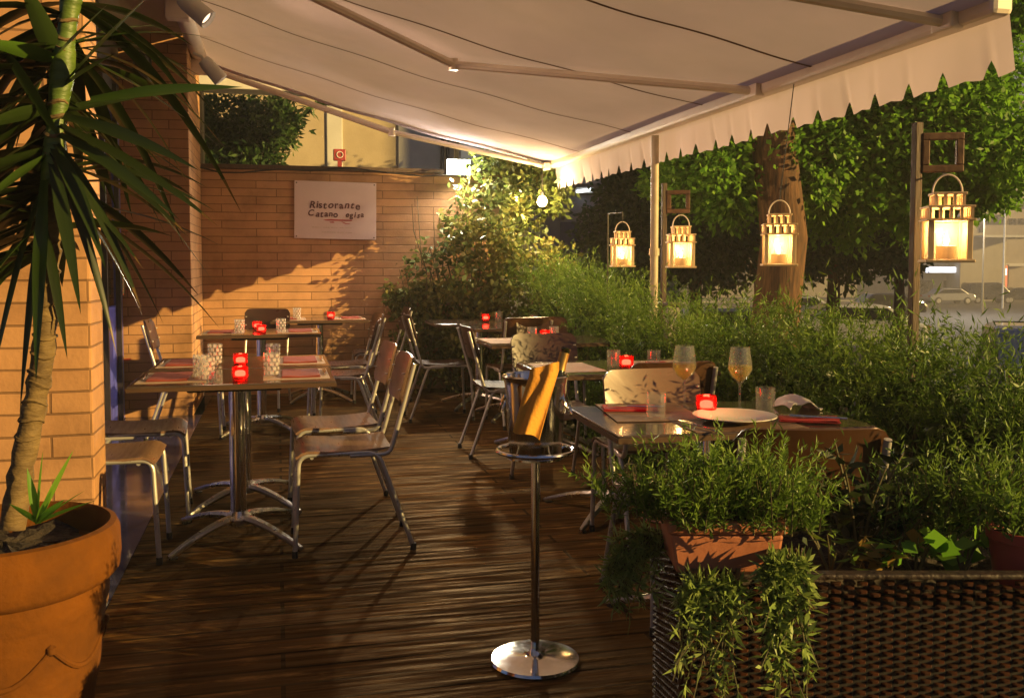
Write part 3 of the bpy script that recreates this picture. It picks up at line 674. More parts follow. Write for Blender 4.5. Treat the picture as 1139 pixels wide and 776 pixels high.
def f_tumbler():
    t = MB().lathe([(.0, .0), (.029, .0), (.031, .004), (.034, .088), (.0315, .088), (.029, .012), (0, .010)], 20).build('tumbler', GLASS, smooth=True); tag(t, '', 'glass'); return t
def f_cut():
    # cut-glass tumbler with rows of raised rectangles
    t = thing('tumbler', '', 'glass')
    MB().lathe([(.0, .0), (.030, .0), (.031, .004), (.034, .108), (.031, .108), (.0285, .014), (0, .012)], 16).build('glass_body', GLASS, t, smooth=True)
    m_ = MB()
    for r_ in range(5):
        for k in range(8):
            a_ = 2 * PI * (k + .5 * (r_ % 2)) / 8; rr = .0318 + .0005 * r_
            m_.box((rr * math.cos(a_), rr * math.sin(a_), .017 + r_ * .0195), (.004, .016, .014), Matrix.Rotation(a_, 3, 'Z'))
    m_.build('cut_pattern', ETCH, t, bevel=.0015); return t
def f_wine():
    t = thing('wine_glass', '', 'wine glass')
    MB().lathe([(0, .0), (.034, .0), (.034, .002), (.012, .006), (.0045, .014), (.004, .085), (.008, .097), (.030, .118), (.0425, .145), (.041, .165), (.033, .222), (.032, .222), (.0395, .165), (.041, .146), (.029, .121), (.006, .101), (0, .100)], 28).build('glass_body', GLASS, t, smooth=True)
    MB().lathe([(0, .1015), (.006, .1025), (.028, .1225), (.0400, .146), (.0392, .158), (0, .158)], 24).build('wine', WINE, t, smooth=True); return t
def f_plate():
    t = MB().lathe([(0, .004), (.075, .002), (.085, .004), (.1, .012), (.135, .019), (.135, .0215), (.1, .0155), (.083, .0075), (0, .0065)], 40).build('dinner_plate', PORC, smooth=True); tag(t, '', 'plate'); return t
def f_mat(m_, w_, d_):
    def f():
        t = MB().grid(lambda u, v: ((u - .5) * w_, (v - .5) * d_, .0016 + .0009 * math.sin(u * 9) * math.sin(v * 7)), 10, 8, .0012).build('placemat', m_, smooth=True); tag(t, '', 'placemat'); return t
    return f
def f_nap(m_, w_, d_):
    def f():
        t = MB()
        for k in range(2): t.grid(lambda u, v, k=k: ((u - .5) * (w_ - .006 * k), (v - .5) * (d_ - .006 * k), .0045 + k * .004 + .0018 * math.sin(u * 7 + k) * math.sin(v * 6 + k)), 10, 8, .003)
        t = t.build('napkin', m_, smooth=True); tag(t, '', 'napkin'); return t
    return f
def f_fork():
    t = MB(); t.tube([(0, -.1, .004), (0, -.02, .006), (0, .03, .008)], [.004, .003, .003], 6); t.box((0, .045, .008), (.022, .03, .002))
    for k in range(4): t.box((-.009 + .006 * k, .078, .009), (.003, .04, .0018))
    t = t.build('fork', CHROME, smooth=True); tag(t, '', 'fork'); return t
def f_knife():
    t = MB(); t.tube([(0, -.11, .004), (0, -.01, .005)], [.005, .004], 6); t.box((0, .05, .005), (.016, .12, .0018))
    t = t.build('knife', CHROME, smooth=True); tag(t, '', 'knife'); return t
MATP = f_mat(PAPER, .29, .40); MATB = f_mat(PAPERB, .30, .38); NAPR = f_nap(REDN, .11, .19); RUN = f_nap(REDM, .17, .30)
def setting(cx, cy, side, tname, run=True, cut=True):
    # one place at the left (side -1) or right (+1) end of a left-hand table
    s_ = 'left' if side < 0 else 'right'
    proto('matp', MATP, cx + side * .265, cy, f'pale paper placemat on the {s_} end of the {tname}', 0, 'paper placemats')
    proto('run', RUN, cx + side * .285, cy, f'dull red napkin spread on the {s_} end of the {tname}', 0, 'red napkins', TZ + .001)
    proto('fork', f_fork, cx + side * .18, cy + .02, f'fork beside the red napkin on the {s_} of the {tname}', R(random.uniform(-3, 3)), 'forks', TZ + .003)
    proto('knife', f_knife, cx + side * .395, cy + .02, f'knife beside the red napkin on the {s_} of the {tname}', R(random.uniform(-3, 3)), 'knives', TZ + .003)
for cx, cy, n_ in ((-.19, 4.46, 'nearest left table'), (-.18, 5.08, 'left table behind the nearest one'), (-.13, 7.25, 'middle left table'), (.36, 8.80, 'farthest left table')):
    setting(cx, cy, -1, n_); setting(cx, cy, 1, n_)
G1 = 'cut glass tumblers'
for x, y, l in ((-.31, 4.31, 'cut glass tumbler left of the candle on the nearest left table'), (-.035, 4.42, 'cut glass tumbler right of the candle on the nearest left table'), (-.315, 4.98, 'cut glass tumbler left of the candle on the table behind the nearest'), (-.03, 4.92, 'cut glass tumbler right of the candle on the table behind the nearest'),
                (-.275, 7.07, 'cut glass tumbler left of the candles on the middle left table'), (.015, 7.09, 'cut glass tumbler right of the candles on the middle left table'), (.16, 8.7, 'cut glass tumbler on the farthest left table'), (-.34, 4.42, 'second tumbler at the left end of the nearest left table')):
    proto('cut', f_cut, x, y, l, random.random(), G1)
votive(-.165, 4.235, 'red candle at the front edge of the nearest left table'); votive(-.185, 4.82, 'red candle on the table behind the nearest left one')
votive(-.122, 7.02, 'front one of two red candles on the middle left table'); votive(-.16, 7.40, 'rear one of two red candles on the middle left table')
votive(.457, 8.64, 'red candle on the farthest left table against the brick wall')
# nearest right table
proto('wine', f_wine, 1.40, 3.10, 'left one of two glasses of white wine', 0, 'glasses of white wine'); proto('wine', f_wine, 1.565, 3.0, 'right one of two glasses of white wine', 1, 'glasses of white wine')
votive(1.405, 2.93, 'red candle between the wine glasses on the nearest right table')
proto('tum', f_tumbler, 1.205, 2.89, 'clear tumbler on the left of the nearest right table', 0, 'plain tumblers'); proto('tum', f_tumbler, 1.625, 2.93, 'clear tumbler right of the right wine glass', 0, 'plain tumblers')
proto('plate', f_plate, 1.435, 2.785, 'white dinner plate on the nearest right table', 0, None, TZ + .003)
proto('matb', MATB, 1.42, 2.775, 'brown paper placemat under the dinner plate', H, 'brown placemats'); proto('matb', MATB, 1.235, 3.03, 'brown paper placemat at the left of the nearest right table', R(-8), 'brown placemats', TZ + .0015)
proto('napr', NAPR, 1.675, 2.735, 'bright red napkin right of the dinner plate', R(62), 'folded red napkins', TZ + .003); proto('napr', NAPR, 1.19, 3.09, 'bright red napkin on the brown placemat by the left tumbler', R(75), 'folded red napkins', TZ + .003)
proto('fork', f_fork, 1.645, 2.745, 'fork lying on the bright red napkin beside the plate', R(62), 'forks', TZ + .012); proto('knife', f_knife, 1.675, 2.72, 'knife lying on the bright red napkin beside the plate', R(62), 'knives', TZ + .012)
proto('fork', f_fork, 1.20, 3.06, 'fork lying on the red napkin by the left tumbler', R(80), 'forks', TZ + .012); proto('fork', f_fork, 1.27, 2.70, 'fork left of the dinner plate', R(10), 'forks', TZ + .002)
b = MB().grid(lambda u, v: ((u - .5) * .13, (v - .5) * .12 + .01 * math.sin(u * 7), .004 + .045 * math.sin(PI * min(1, u * 1.1 + .02)) ** .5 * (.6 + .4 * math.sin(v * PI)) + .006 * math.sin(u * 14 + v * 5)), 14, 12, .003).build('bread_bag', WHITN, smooth=True, loc=(1.775, 2.97, TZ)); tag(b, 'crumpled white paper bread bag on the nearest right table', 'paper bag')
# second, third, fourth right tables
votive(1.622, 4.26, 'red candle on the second right table between tumblers'); proto('tum', f_tumbler, 1.593, 4.36, 'clear tumbler left of the candle on the second right table', 0, 'plain tumblers'); proto('tum', f_tumbler, 1.78, 4.30, 'clear tumbler right of the candle on the second right table', 0, 'plain tumblers')
votive(1.712, 6.01, 'red candle between tumblers on the third right table'); proto('tum', f_tumbler, 1.63, 6.03, 'clear tumbler left of the candle on the third right table', 0, 'plain tumblers'); proto('tum', f_tumbler, 1.79, 6.06, 'clear tumbler right of the candle on the third right table', 0, 'plain tumblers')
votive(1.874, 7.30, 'red candle on the fourth right table beside the hedge'); proto('tum', f_tumbler, 2.01, 7.38, 'clear tumbler beside the candle on the fourth right table', 0, 'plain tumblers')
votive(1.735, 7.95, 'farthest red candle on the right, below the climbing plant'); proto('tum', f_tumbler, 1.86, 8.0, 'clear tumbler on the farthest right table', 0, 'plain tumblers')
proto('matp', MATP, 1.37, 4.42, 'pale paper placemat at the left of the second right table', 0, 'paper placemats'); proto('matp', MATP, 1.88, 4.42, 'pale paper placemat at the right of the second right table', 0, 'paper placemats')
proto('napr', NAPR, 1.87, 4.40, 'bright red napkin at the right of the second right table', R(5), 'folded red napkins', TZ + .002)
proto('matp', MATP, 1.45, 6.03, 'pale paper placemat at the left of the third right table', 0, 'paper placemats')

# ------------------------------------------------------------------ wine bucket on its stand
bx, by = .772, 2.815
t = thing('bucket_stand', 'chrome stand with round base and ring holding the wine bucket', 'stand', (bx, by, 0))
MB().lathe([(0, .0), (.138, .0), (.142, .006), (.138, .014), (.04, .020), (.022, .03), (.015, .045)], 48).build('base', CHROME, t, smooth=True)
MB().tube([(0, 0, .03), (0, 0, .655)], .0135, 16).build('pole', CHROME, t, smooth=True)
MB().lathe([(0, .648), (.09, .650), (.09, .656), (0, .657)], 32).build('tray', CHROME, t, smooth=True)
MB().tube([(.118 * math.cos(k * PI / 18), .118 * math.sin(k * PI / 18), .672) for k in range(37)], .007, 8, False).build('ring', CHROME, t, smooth=True)
for k in range(4): MB().tube([(.085 * math.cos(k * H + .4), .085 * math.sin(k * H + .4), .653), (.118 * math.cos(k * H + .4), .118 * math.sin(k * H + .4), .672)], .005, 6).build('spoke', CHROME, t, smooth=True)
t = thing('ice_bucket', 'polished metal wine bucket with ring handles', 'bucket', (bx, by, .657))
MB().lathe([(0, .002), (.078, .0), (.082, .006), (.096, .22), (.101, .243), (.105, .248), (.101, .252), (.095, .245), (.080, .012), (0, .010)], 40).build('bucket_body', CHROME, t, smooth=True)
for s in (-1, 1):
    d = Matrix.Rotation(R(-28) if s > 0 else R(152), 3, 'Z')
    MB().tube([d @ Vector((.100 + .012 * math.sin(k * PI / 12), .028 * math.cos(k * PI / 12), .165 - .035 * math.sin(k * PI / 12))) for k in range(25)], .004, 6, False).build('ring_handle', CHROME, t, smooth=True)
q = Vector((.30, .06, 1)).to_track_quat('Z', 'Y').to_matrix()
bt = thing('wine_bottle', 'dark wine bottle with orange label leaning out of the bucket', 'bottle', (bx + .012, by - .01, .69))
def rl(mb): mb.v = [tuple(q @ Vector(x)) for x in mb.v]; return mb
rl(MB().lathe([(0, .0), (.034, .0), (.0365, .008), (.0365, .185), (.030, .212), (.0165, .235), (.0145, .262), (.0145, .30), (.016, .302), (.016, .312), (0, .313)], 28)).build('glass', BOTT, bt, smooth=True)
rl(MB().lathe([(.0372, .075), (.0372, .178)], 28)).build('paper_label', LABELM, bt, smooth=True)
rl(MB().lathe([(.0175, .24), (.0156, .258), (.0156, .296)], 20)).build('foil', FOIL, bt, smooth=True)
NC = ((590, 417, 2.80), (622, 408, 2.80), (600, 490, 2.775), (570.5, 477.5, 2.79))
def nfn(u, v):
    # cloth hung over the rim: a short tuck inside the bucket, then a slanting drop with a soft centre fold
    if v < .12:
        k = v / .12; a_ = at_w(590 + 32 * u, 420 - 9 * u - 8 * math.sin(k * PI / 2), 2.88 - .08 * k); return tuple(a_)
    k = (v - .12) / .88; k2 = k ** .9
    L_ = [NC[0][i] + (NC[3][i] - NC[0][i]) * k2 for i in range(3)]; R_ = [NC[1][i] + (NC[2][i] - NC[1][i]) * k2 for i in range(3)]
    q_ = [L_[i] + (R_[i] - L_[i]) * u for i in range(3)]
    fold = .013 * math.exp(-((u - .42) / .13) ** 2) * (.4 + .6 * k) + .006 * math.sin(u * 11 + k * 2) + .012 * math.sin(PI * u)
    notch = 7 * math.exp(-((u - .45) / .16) ** 2) * (1 - k) ** 3 + 3 * math.sin(u * 5 + 1) * k
    return tuple(at_w(q_[0], q_[1] + notch, q_[2] - fold))
tag(MB().grid(nfn, 32, 34, .004).build('yellow_napkin', YELN, smooth=True), 'orange yellow cloth napkin draped over the wine bucket', 'napkin')

# ------------------------------------------------------------------ lanterns, posts and frames along the terrace edge
def make_lantern(label):
    t = thing('lantern', label, 'lantern')
    MB().b2(-.085, .085, -.085, .085, 0, .012).build('base_plate', LANTW, t, bevel=.003)
    for sx in (-1, 1):
        for sy in (-1, 1): MB().b2(sx * .066 - .010, sx * .066 + .010, sy * .066 - .010, sy * .066 + .010, .0125, .1545).build('post', LANTW, t, bevel=.002)
    b = MB()
    for r_, w_, z0, z1 in ((.085, .03, .155, .163), (.082, .04, .203, .212)):
        for q in range(4):
            rot = Matrix.Rotation(q * H, 3, 'Z'); e_ = -.001 * (q % 2); b.box(rot @ Vector((0, r_ - w_ / 2, (z0 + z1) / 2)), (2 * r_ - (2 * w_ if q % 2 else 0), w_, z1 - z0), rot)
    b.b2(-.058, .058, -.058, .058, .252, .262)
    rf = b.build('roof', LANTW, t, bevel=.002)
    for r_, z0, z1, n_ in ((.072, .1635, .2025, 5), (.048, .2125, .2515, 4)):
        for side in range(4):
            rot = Matrix.Rotation(side * H, 3, 'Z')
            for k in range(n_ - 1):
                x = -r_ + 2 * r_ * k / (n_ - 1); MB().box(rot @ Vector((x, r_, (z0 + z1) / 2)), (.011, .009, z1 - z0), rot).build('slat', LANTW, rf)
    for side in range(4):
        rot = Matrix.Rotation(side * H, 3, 'Z')
        MB().box(rot @ Vector((0, .066, .083)), (.110, .003, .138), rot).build('pane', FROST if side in (0, 1, 3) else FROSTC, t)
    c_ = MB().lathe([(0, .0125), (.036, .0125), (.036, .062), (.033, .064), (0, .060)], 24).build('candle', WAX, t, smooth=True)
    MB().lathe([(0, .062), (.007, .072), (.009, .082), (.005, .098), (0, .112)], 12).build('flame', FLAME, c_, smooth=True)
    MB().tube([(.052 * math.cos(k * PI / 14), 0, .262 + .068 * math.sin(k * PI / 14)) for k in range(15)], .0035, 8).build('handle', CREAMB, t, smooth=True)
    return t
LZ = (1.254, 1.234, 1.217, 1.217); LUV = ((1052, 292), (866, 296), (757, 298), (692, 297))
LL = ('largest lit wooden lantern at the right, hung below a square frame', 'lit wooden lantern hanging in front of the tree trunk', 'lit wooden lantern beside the pale pole', 'smallest, leftmost lit wooden lantern')
LP = []; L0 = None
for i, (u, v) in enumerate(LUV):
    p = on_x(u, v, 2.45); LP.append(p); rz = (R(-27), R(-24), R(-15), R(-12))[i]
    if i == 0: L0 = make_lantern(LL[0]); L0.location = p; L0.rotation_euler = (0, 0, rz); L0['group'] = 'lit lanterns along the terrace edge'
    else: dup(L0, p, rz, LL[i], 'lit lanterns along the terrace edge')
    point(p + Vector((0, 0, .118)), 2.4, (1, .56, .20), .012, 'lantern_light')
o_ = MB().tube([LP[1] + Vector((0, 0, .329)), Vector((AX1 - .03, LP[1].y, az(AX1) - .045))], .0025, 6).build('lantern_wire', CABLE); tag(o_, 'thin wire holding the lantern before the tree trunk', 'wire')
def lpost(u, lp, w_, label, fr):
    # post with a square frame bracketed to it; the lantern hangs from a hook under the frame
    q_ = on_x(u, 300, 2.47); top = lp.z + .33 + .004
    t = thing('lantern_post', label, 'post', (q_.x, q_.y, -.15))
    h = top + .22 + .15
    MB().b2(-.016, .016, -.016, .016, 0, h).build('post', WOODD, t, bevel=.003)
    a_ = math.atan2(lp.y - q_.y, lp.x - q_.x); L = math.hypot(lp.y - q_.y, lp.x - q_.x); rt = Matrix.Rotation(a_, 3, 'Z')
    m_ = MB(); z0 = top + .022 + .15; W_ = fr; th = .028
    # frame lies in the plane of the post and the lantern, turned to be seen from the terrace
    rt2 = Matrix.Rotation(R(-24), 3, 'Z')
    c0 = Vector((lp.x - q_.x, lp.y - q_.y, 0)); ex = rt2 @ Vector((1, 0, 0))
    def bar(cx, cz, sx, sz): m_.box(c0 * .0 + ex * (cx + .018) + Vector((0, 0, z0 + cz)), (sx, .03, sz), rt2)
    bar(W_ / 2, th / 2, W_, th); bar(W_ / 2, W_ - th / 2, W_, th); bar(th / 2, W_ / 2, th, W_ - 2 * th - .001); bar(W_ - th / 2, W_ / 2, th, W_ - 2 * th - .001)
    m_.build('square_frame', WOODF, t, bevel=.004)
    hk = ex * (W_ / 2 + .018)
    MB().tube([hk + Vector((0, 0, z0)), c0 + Vector((0, 0, top + .15 - .006))], .0035, 6).build('hook', BLACKM, t, smooth=True)
lpost(1017, LP[0], 0, 'dark wooden post with a square frame beside the largest lantern', .155)
lpost(738, LP[2], 0, 'dark wooden post with a square frame beside the pale pole', .15)
q_ = on_x(676, 240, 2.47)
t = thing('iron_rod', 'thin iron rod carrying the smallest lantern', 'rod', (q_.x, q_.y, -.15))
MB().tube([(0, 0, 0), (0, 0, 1.78)], .006, 8).build('rod', DARKF, t, smooth=True)
MB().tube([(0, 0, 1.775), tuple(Vector((LP[3].x - q_.x, LP[3].y - q_.y, 1.765))), tuple(Vector((LP[3].x - q_.x, LP[3].y - q_.y, LP[3].z + .327 + .15)))], .004, 6).build('hook', DARKF, t, smooth=True)
q_ = on_x(747, 345, 2.42)
t = thing('marker_post', 'short grey capped post standing in the hedge', 'post', (q_.x, q_.y, -.15))
MB().b2(-.04, .04, -.04, .04, 0, 1.12).build('post', STONE, t, bevel=.006); MB().b2(-.045, .045, -.045, .045, 1.122, 1.15).build('cap', WOODD, t, bevel=.006)

#PLANTS-BEGIN
# ------------------------------------------------------------------ hedge, in three stretches
def hedge(y0, y1, label, tops, x0=2.12, x1=2.78, n=2600, m_=L_HEDGE):
    t = thing('hedge', label, 'hedge', (0, 0, -.15))
    L_ = y1 - y0; k = int(n * L_)
    y = rng.uniform(y0, y1, k); s = rng.uniform(0, 1, k); x = x0 + (x1 - x0) * s ** 1.5
    ty = np.interp(y, *zip(*tops)) + .06 * np.sin(y * 7.3) + .05 * np.sin(y * 17 + x * 9) + .15
    f = rng.uniform(0, 1, k); z = ty * (1 - .95 * f ** 1.7) - .06
    x = x + .07 * np.sin(z * 9 + y * 5) + .05 * np.sin(y * 13)
    x = x + .10 * np.sin(y * 2.9 + 1.3 * np.sin(z * 4)) * np.sin(z * 5.1 + y)
    keep = (np.sin(y * 5.3 + 2 * np.sin(z * 7)) * np.sin(z * 8.1 - y * 2) + rng.uniform(-.9, 1.3, k)) > -.45
    x, y, z = x[keep], y[keep], z[keep]; k = len(x)
    P = np.stack([x, y, z], 1); D = unit(k) * .75 + np.array([-.35, -.12, .75])
    cl = .5 + .5 * np.sin(y * 4.1 + 3 * np.sin(z * 5)) * np.sin(z * 6.2 + x * 5)
    sprigs('foliage', m_, t, P, D, rng.uniform(.09, .2, k), 13, .034, .0062, .25, tone=np.clip(cl * .8 + rng.uniform(-.2, .35, k), 0, 1))
    j = int(110 * L_); yj = rng.uniform(y0, y1, j); xj = rng.uniform(x0, x1 - .1, j); zj = np.interp(yj, *zip(*tops)) + .15 - rng.uniform(.06, .5, j)
    sprigs('shoot', L_ROSE, t, np.stack([xj, yj, zj], 1), unit(j) * .45 + np.array([-.12, -.05, 1.0]), rng.uniform(.14, .34, j), 11, .05, .0075, .3)
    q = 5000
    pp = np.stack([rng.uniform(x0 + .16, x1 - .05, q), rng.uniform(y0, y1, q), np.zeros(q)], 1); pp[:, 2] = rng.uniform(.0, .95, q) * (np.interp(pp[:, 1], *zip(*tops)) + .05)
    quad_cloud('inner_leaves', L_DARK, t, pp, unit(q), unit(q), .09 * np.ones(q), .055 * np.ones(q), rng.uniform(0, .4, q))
    st = MB()
    yy = y0 + .15
    while yy < y1:
        for j in range(3): st.tube([(2.45 + random.uniform(-.06, .06), yy, 0), (2.42 + random.uniform(-.12, .12), yy + random.uniform(-.1, .1), .4), (2.4 + random.uniform(-.2, .2), yy + random.uniform(-.2, .2), .8)], [.012, .008, .004], 6)
        yy += .35
    st.build('stem', STEMM, t)
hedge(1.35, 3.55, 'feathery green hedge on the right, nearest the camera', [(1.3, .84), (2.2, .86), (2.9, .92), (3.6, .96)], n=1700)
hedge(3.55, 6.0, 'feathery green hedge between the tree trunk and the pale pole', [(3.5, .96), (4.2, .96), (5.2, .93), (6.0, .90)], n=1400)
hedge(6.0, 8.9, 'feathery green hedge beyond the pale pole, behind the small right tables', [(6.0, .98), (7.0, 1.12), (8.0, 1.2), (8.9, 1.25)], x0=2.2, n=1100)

# ------------------------------------------------------------------ climbing plant at the end of the wall
t = thing('climbing_plant', 'leafy climber spilling over the right end of the brick wall', 'climber', (2.0, 9.0, -.15))
bl = [(2.05, 8.9, 1.55, .42), (2.35, 8.75, 1.1, .4), (1.8, 8.95, 1.15, .36), (1.6, 9.05, .65, .28), (1.3, 9.12, .85, .2), (1.42, 9.1, .35, .26), (2.0, 8.85, .5, .4), (2.4, 8.95, 1.9, .32), (2.15, 9.05, 2.15, .25), (1.85, 9.1, 1.75, .25), (2.5, 8.8, .5, .35)]
bl = [(a - 2, b - 9, c + .15, d) for a, b, c, d in bl]
leaves('foliage', L_CLIMB, t, bl, 11000, .075, .042, 260, .22)
st = MB()
for k in range(14):
    x = random.uniform(-.8, .5); pts = [(x * .4 + .05, .1, 0)]
    for i in range(1, 8): pts.append((x * .4 + (x - x * .4) * i / 7 + random.uniform(-.06, .06), .05 - random.uniform(0, .2) * (i / 7), i / 7 * random.uniform(1.5, 2.2)))
    st.tube(pts, [.014 - .0016 * i for i in range(8)], 6)
st.build('stem', STEMM, t, smooth=True)
# yellowing loose branches at the foot of the climber
t = thing('branching_shrub', 'loose shrub with pale yellowish leaves against the sunlit brick wall', 'shrub', (1.36, 8.95, 0))
leaves('foliage', L_CLIMB, t, [(-.1, .1, .5, .22), (.15, .05, .35, .25), (.2, .12, .85, .24), (-.25, .15, .95, .15), (.35, 0, .6, .2), (-.02, .14, 1.25, .14)], 1500, .062, .045, 90, .3)
st = MB()
for k in range(9):
    a_ = random.uniform(0, 6); st.tube([(0.05, .1, 0), (.05 + .1 * math.cos(a_), .1, .4), (.05 + .3 * math.cos(a_), .1 + .05 * math.sin(a_), .8 + random.uniform(0, .4))], [.008, .006, .003], 6)
st.build('stem', STEMM, t)

# ------------------------------------------------------------------ trees
def tree(name, label, base, h, r, blobs, m_, n, L, W, ncl, limbs=6, bark=BARK, spread=.2, group=None, tip=.45):
    t = thing(name, label, 'tree', base, 0, group); b = Vector(base)
    pts = [(random.uniform(-.012, .012) * i * r * 6, random.uniform(-.012, .012) * i * r * 6, h * i / 6) for i in range(7)]
    tr = MB().tube(pts, [r * (1.25 if i == 0 else 1 - (1 - tip) * i / 6) for i in range(7)], 14)
    tr.build('trunk', bark, t, smooth=True)
    bl = [(x - b.x, y - b.y, z - b.z, q) for x, y, z, q in blobs]; lm = MB()
    for k in range(limbs):
        q = random.choice(bl); s = Vector(pts[random.choice((5, 5, 6))]); e = Vector(q[:3]); md = (s + e) / 2 + Vector((0, 0, .1 * (e - s).length))
        lm.tube([s, md, e], [r * .4, r * .25, r * .08], 8)
    if limbs: lm.build('limb', bark, t, smooth=True)
    leaves('crown', m_, t, bl, n, L, W, ncl, spread); return t
SZ = lambda y: -1.1 - .022 * max(0, y - 8)
W_ = 9.6
def wb(lst): return [tuple(at_w(u, v, w_)) + (r_,) for u, v, w_, r_ in lst]
p = at_w(865, 291, 9.4)
tree('street_tree', 'big brown tree trunk with bright green crown behind the second lantern', (p.x, p.y, SZ(p.y)), 5.2, .26,
     wb([(760, 205, 10, .35), (800, 190, 9.6, .5), (850, 180, 9.8, .45), (925, 195, 9.8, .5), (965, 150, 10.2, .8), (1005, 215, 10.4, .45), (1050, 130, 9.8, .75), (1095, 165, 9.6, .55), (1085, 215, 9.9, .3), (940, 235, 10.4, .4), (1128, -5, 9.4, .35), (1060, 40, 10.4, .7), (1000, 120, 9.6, .6), (900, 165, 9.6, .5)]), L_LIME, 62000, .082, .046, 560, 9, tip=.75)
def dark_tree(u, w_, label, blobs, n, L, W, m_=L_DARK):
    p = at_w(u, 291, w_); tree('dark_tree', label, (p.x, p.y, SZ(p.y)), 3.6, .16, wb([(a, b, w_ + c, d) for a, b, c, d in blobs]), m_, n, L, W, 220, 5, group='trees across the street')
dark_tree(693, 17, 'narrow dark conical tree behind the leftmost lantern', [(693, 300, 0, .75), (693, 265, 0, .7), (695, 235, 0, .6), (700, 205, 0, .5), (705, 180, 0, .4), (680, 320, 0, .55)], 12000, .14, .08)
dark_tree(775, 18, 'dark bushy tree between the pale pole and the tree trunk', [(750, 235, 0, .8), (780, 270, 0, .9), (800, 225, 0, .9), (810, 275, 0, .6), (770, 190, 0, .8)], 15000, .14, .085)
dark_tree(845, 20, 'pale green tree right behind the brown trunk', [(830, 270, 0, .8), (835, 230, 0, .8), (880, 250, 0, .9)], 9000, .14, .085, L_CLIMB)
dark_tree(925, 17, 'dark spreading tree right of the brown trunk', [(905, 262, 0, .7), (945, 265, 0, .7), (925, 235, 0, .7), (975, 250, 0, .7)], 13000, .135, .08)
dark_tree(1001, 22, 'dark slim tree beside the right lantern post', [(1000, 290, 0, .45), (995, 265, 0, .7), (1005, 235, 0, .6)], 6000, .14, .085)
dark_tree(640, 30, 'low tree beyond the wall under the awning corner', [(610, 240, 0, .7), (585, 190, -6, .6), (600, 172, -8, .5), (560, 178, -12, .4)], 2500, .2, .12, L_LIME)
p = on_y(268, 200, 11)
tree('garden_tree', 'dark green leafy tree above the left end of the brick wall', (p.x, p.y, -.3), 2.4, .1, [tuple(on_y(u, v, 11)) + (r_,) for u, v, r_ in ((235, 150, .4), (262, 150, .4), (290, 140, .35), (285, 172, .3), (312, 135, .22), (240, 178, .35), (250, 130, .3), (350, 125, .12), (320, 128, .15))], L_DARK, 7000, .11, .04, 240, 5)
p = on_y(308, 160, 11.3)

# ------------------------------------------------------------------ yucca in its terracotta pot
class Blades:
    def __init__(s): s.v = []; s.f = []; s.t = []
    def add(s, p0, d, L, W, droop, tone, seg=7, roll=0, fold=.25, end=None):
        p0 = Vector(p0); d = Vector(d).normalized(); side = d.cross(Vector((0, 0, 1)))
        side = side.normalized() if side.length > .05 else Vector((1, 0, 0))
        side = Matrix.Rotation(roll, 3, d) @ side; b = len(s.v)
        for i in range(seg + 1):
            u = i / seg; c = p0 + d * (L * u) + Vector((0, 0, -droop * L * u * u)); w_ = W * (.45 + 1.1 * u if u < .35 else .835 * (1 - ((u - .35) / .65) ** 1.7)) * .5 * 1.2
            tg = (d + Vector((0, 0, -2 * droop * u))).normalized(); n_ = side.cross(tg).normalized()
            s.v += [tuple(c + side * w_ + n_ * w_ * fold), tuple(c), tuple(c - side * w_ + n_ * w_ * fold)]
        for i in range(seg):
            a_ = b + 3 * i; s.f += [(a_, a_ + 1, a_ + 4, a_ + 3), (a_ + 1, a_ + 2, a_ + 5, a_ + 4)]; s.t += ([0, 0] if i >= seg - 1 and L > .25 and (b // 3) % 2 else [max(.08, tone), max(.08, tone) + .06])
    def build(s, name, m_, par):
        me = bpy.data.meshes.new(name); me.from_pydata(s.v, [], s.f); at = me.attributes.new('tone', 'FLOAT', 'FACE'); at.data.foreach_set('value', np.clip(np.array(s.t), 0, 1).astype(np.float32))
        me.polygons.foreach_set('use_smooth', [True] * len(me.polygons)); me.update(); me.materials.append(m_); o = bpy.data.objects.new(name, me); col.objects.link(o); o.parent = par
        o.location = -Vector(par.location); return o
px_, py_ = -.655, 2.48
pot = thing('terracotta_pot', 'large terracotta pot with thick rim holding the yucca', 'pot', (px_, py_, .012))
MB().lathe([(0, .0), (.165, .0), (.175, .012), (.205, .22), (.209, .225), (.211, .235), (.212, .245), (.228, .40), (.231, .41), (.236, .425), (.238, .47), (.250, .478), (.262, .492), (.266, .53), (.264, .585), (.256, .604), (.242, .608), (.232, .598), (.228, .54), (0, .535)], 56).build('pot_body', TERRA, pot, smooth=True)
sw2 = MB()
for k in range(7):
    a0 = 2 * PI * k / 7; pts = [((.226 - .012 * math.sin(PI * i / 10)) * 1.0 * math.cos(a0 + i / 10 * 2 * PI / 7), (.226 - .012 * math.sin(PI * i / 10)) * math.sin(a0 + i / 10 * 2 * PI / 7), .36 - .07 * math.sin(PI * i / 10)) for i in range(11)]
    sw2.tube(pts, [.005 + .004 * math.sin(PI * i / 10) for i in range(11)], 8)
    sw2.lathe([(0, -.014), (.011, -.007), (.011, .007), (0, .014)], 10, pts[0])
sw2.build('garland_relief', TERRA, pot, smooth=True)
MB().grid(lambda u, v: (.229 * v * math.cos(u * 2 * PI), .229 * v * math.sin(u * 2 * PI), .548 + .012 * math.sin(u * 40) * v + .02 * (1 - v) + random.uniform(-.006, .006)), 40, 8).build('soil', SOIL, pot)
tpts = [at_w(u, v, w_) for u, v, w_ in ((14, 588, 2.28), (22, 530, 2.29), (38, 455, 2.3), (50, 385, 2.3), (53, 310, 2.31), (58, 240, 2.31), (60, 165, 2.3), (68, 90, 2.3), (76, 20, 2.3), (88, -60, 2.3))]
yu = thing('yucca', 'tall yucca with bare trunk and long drooping sword leaves', 'plant', tpts[0])
tm = MB().tube([q - tpts[0] for q in fillet(tpts, .1, 4)], .0, 14)
n_ = len(tm.v) // 14
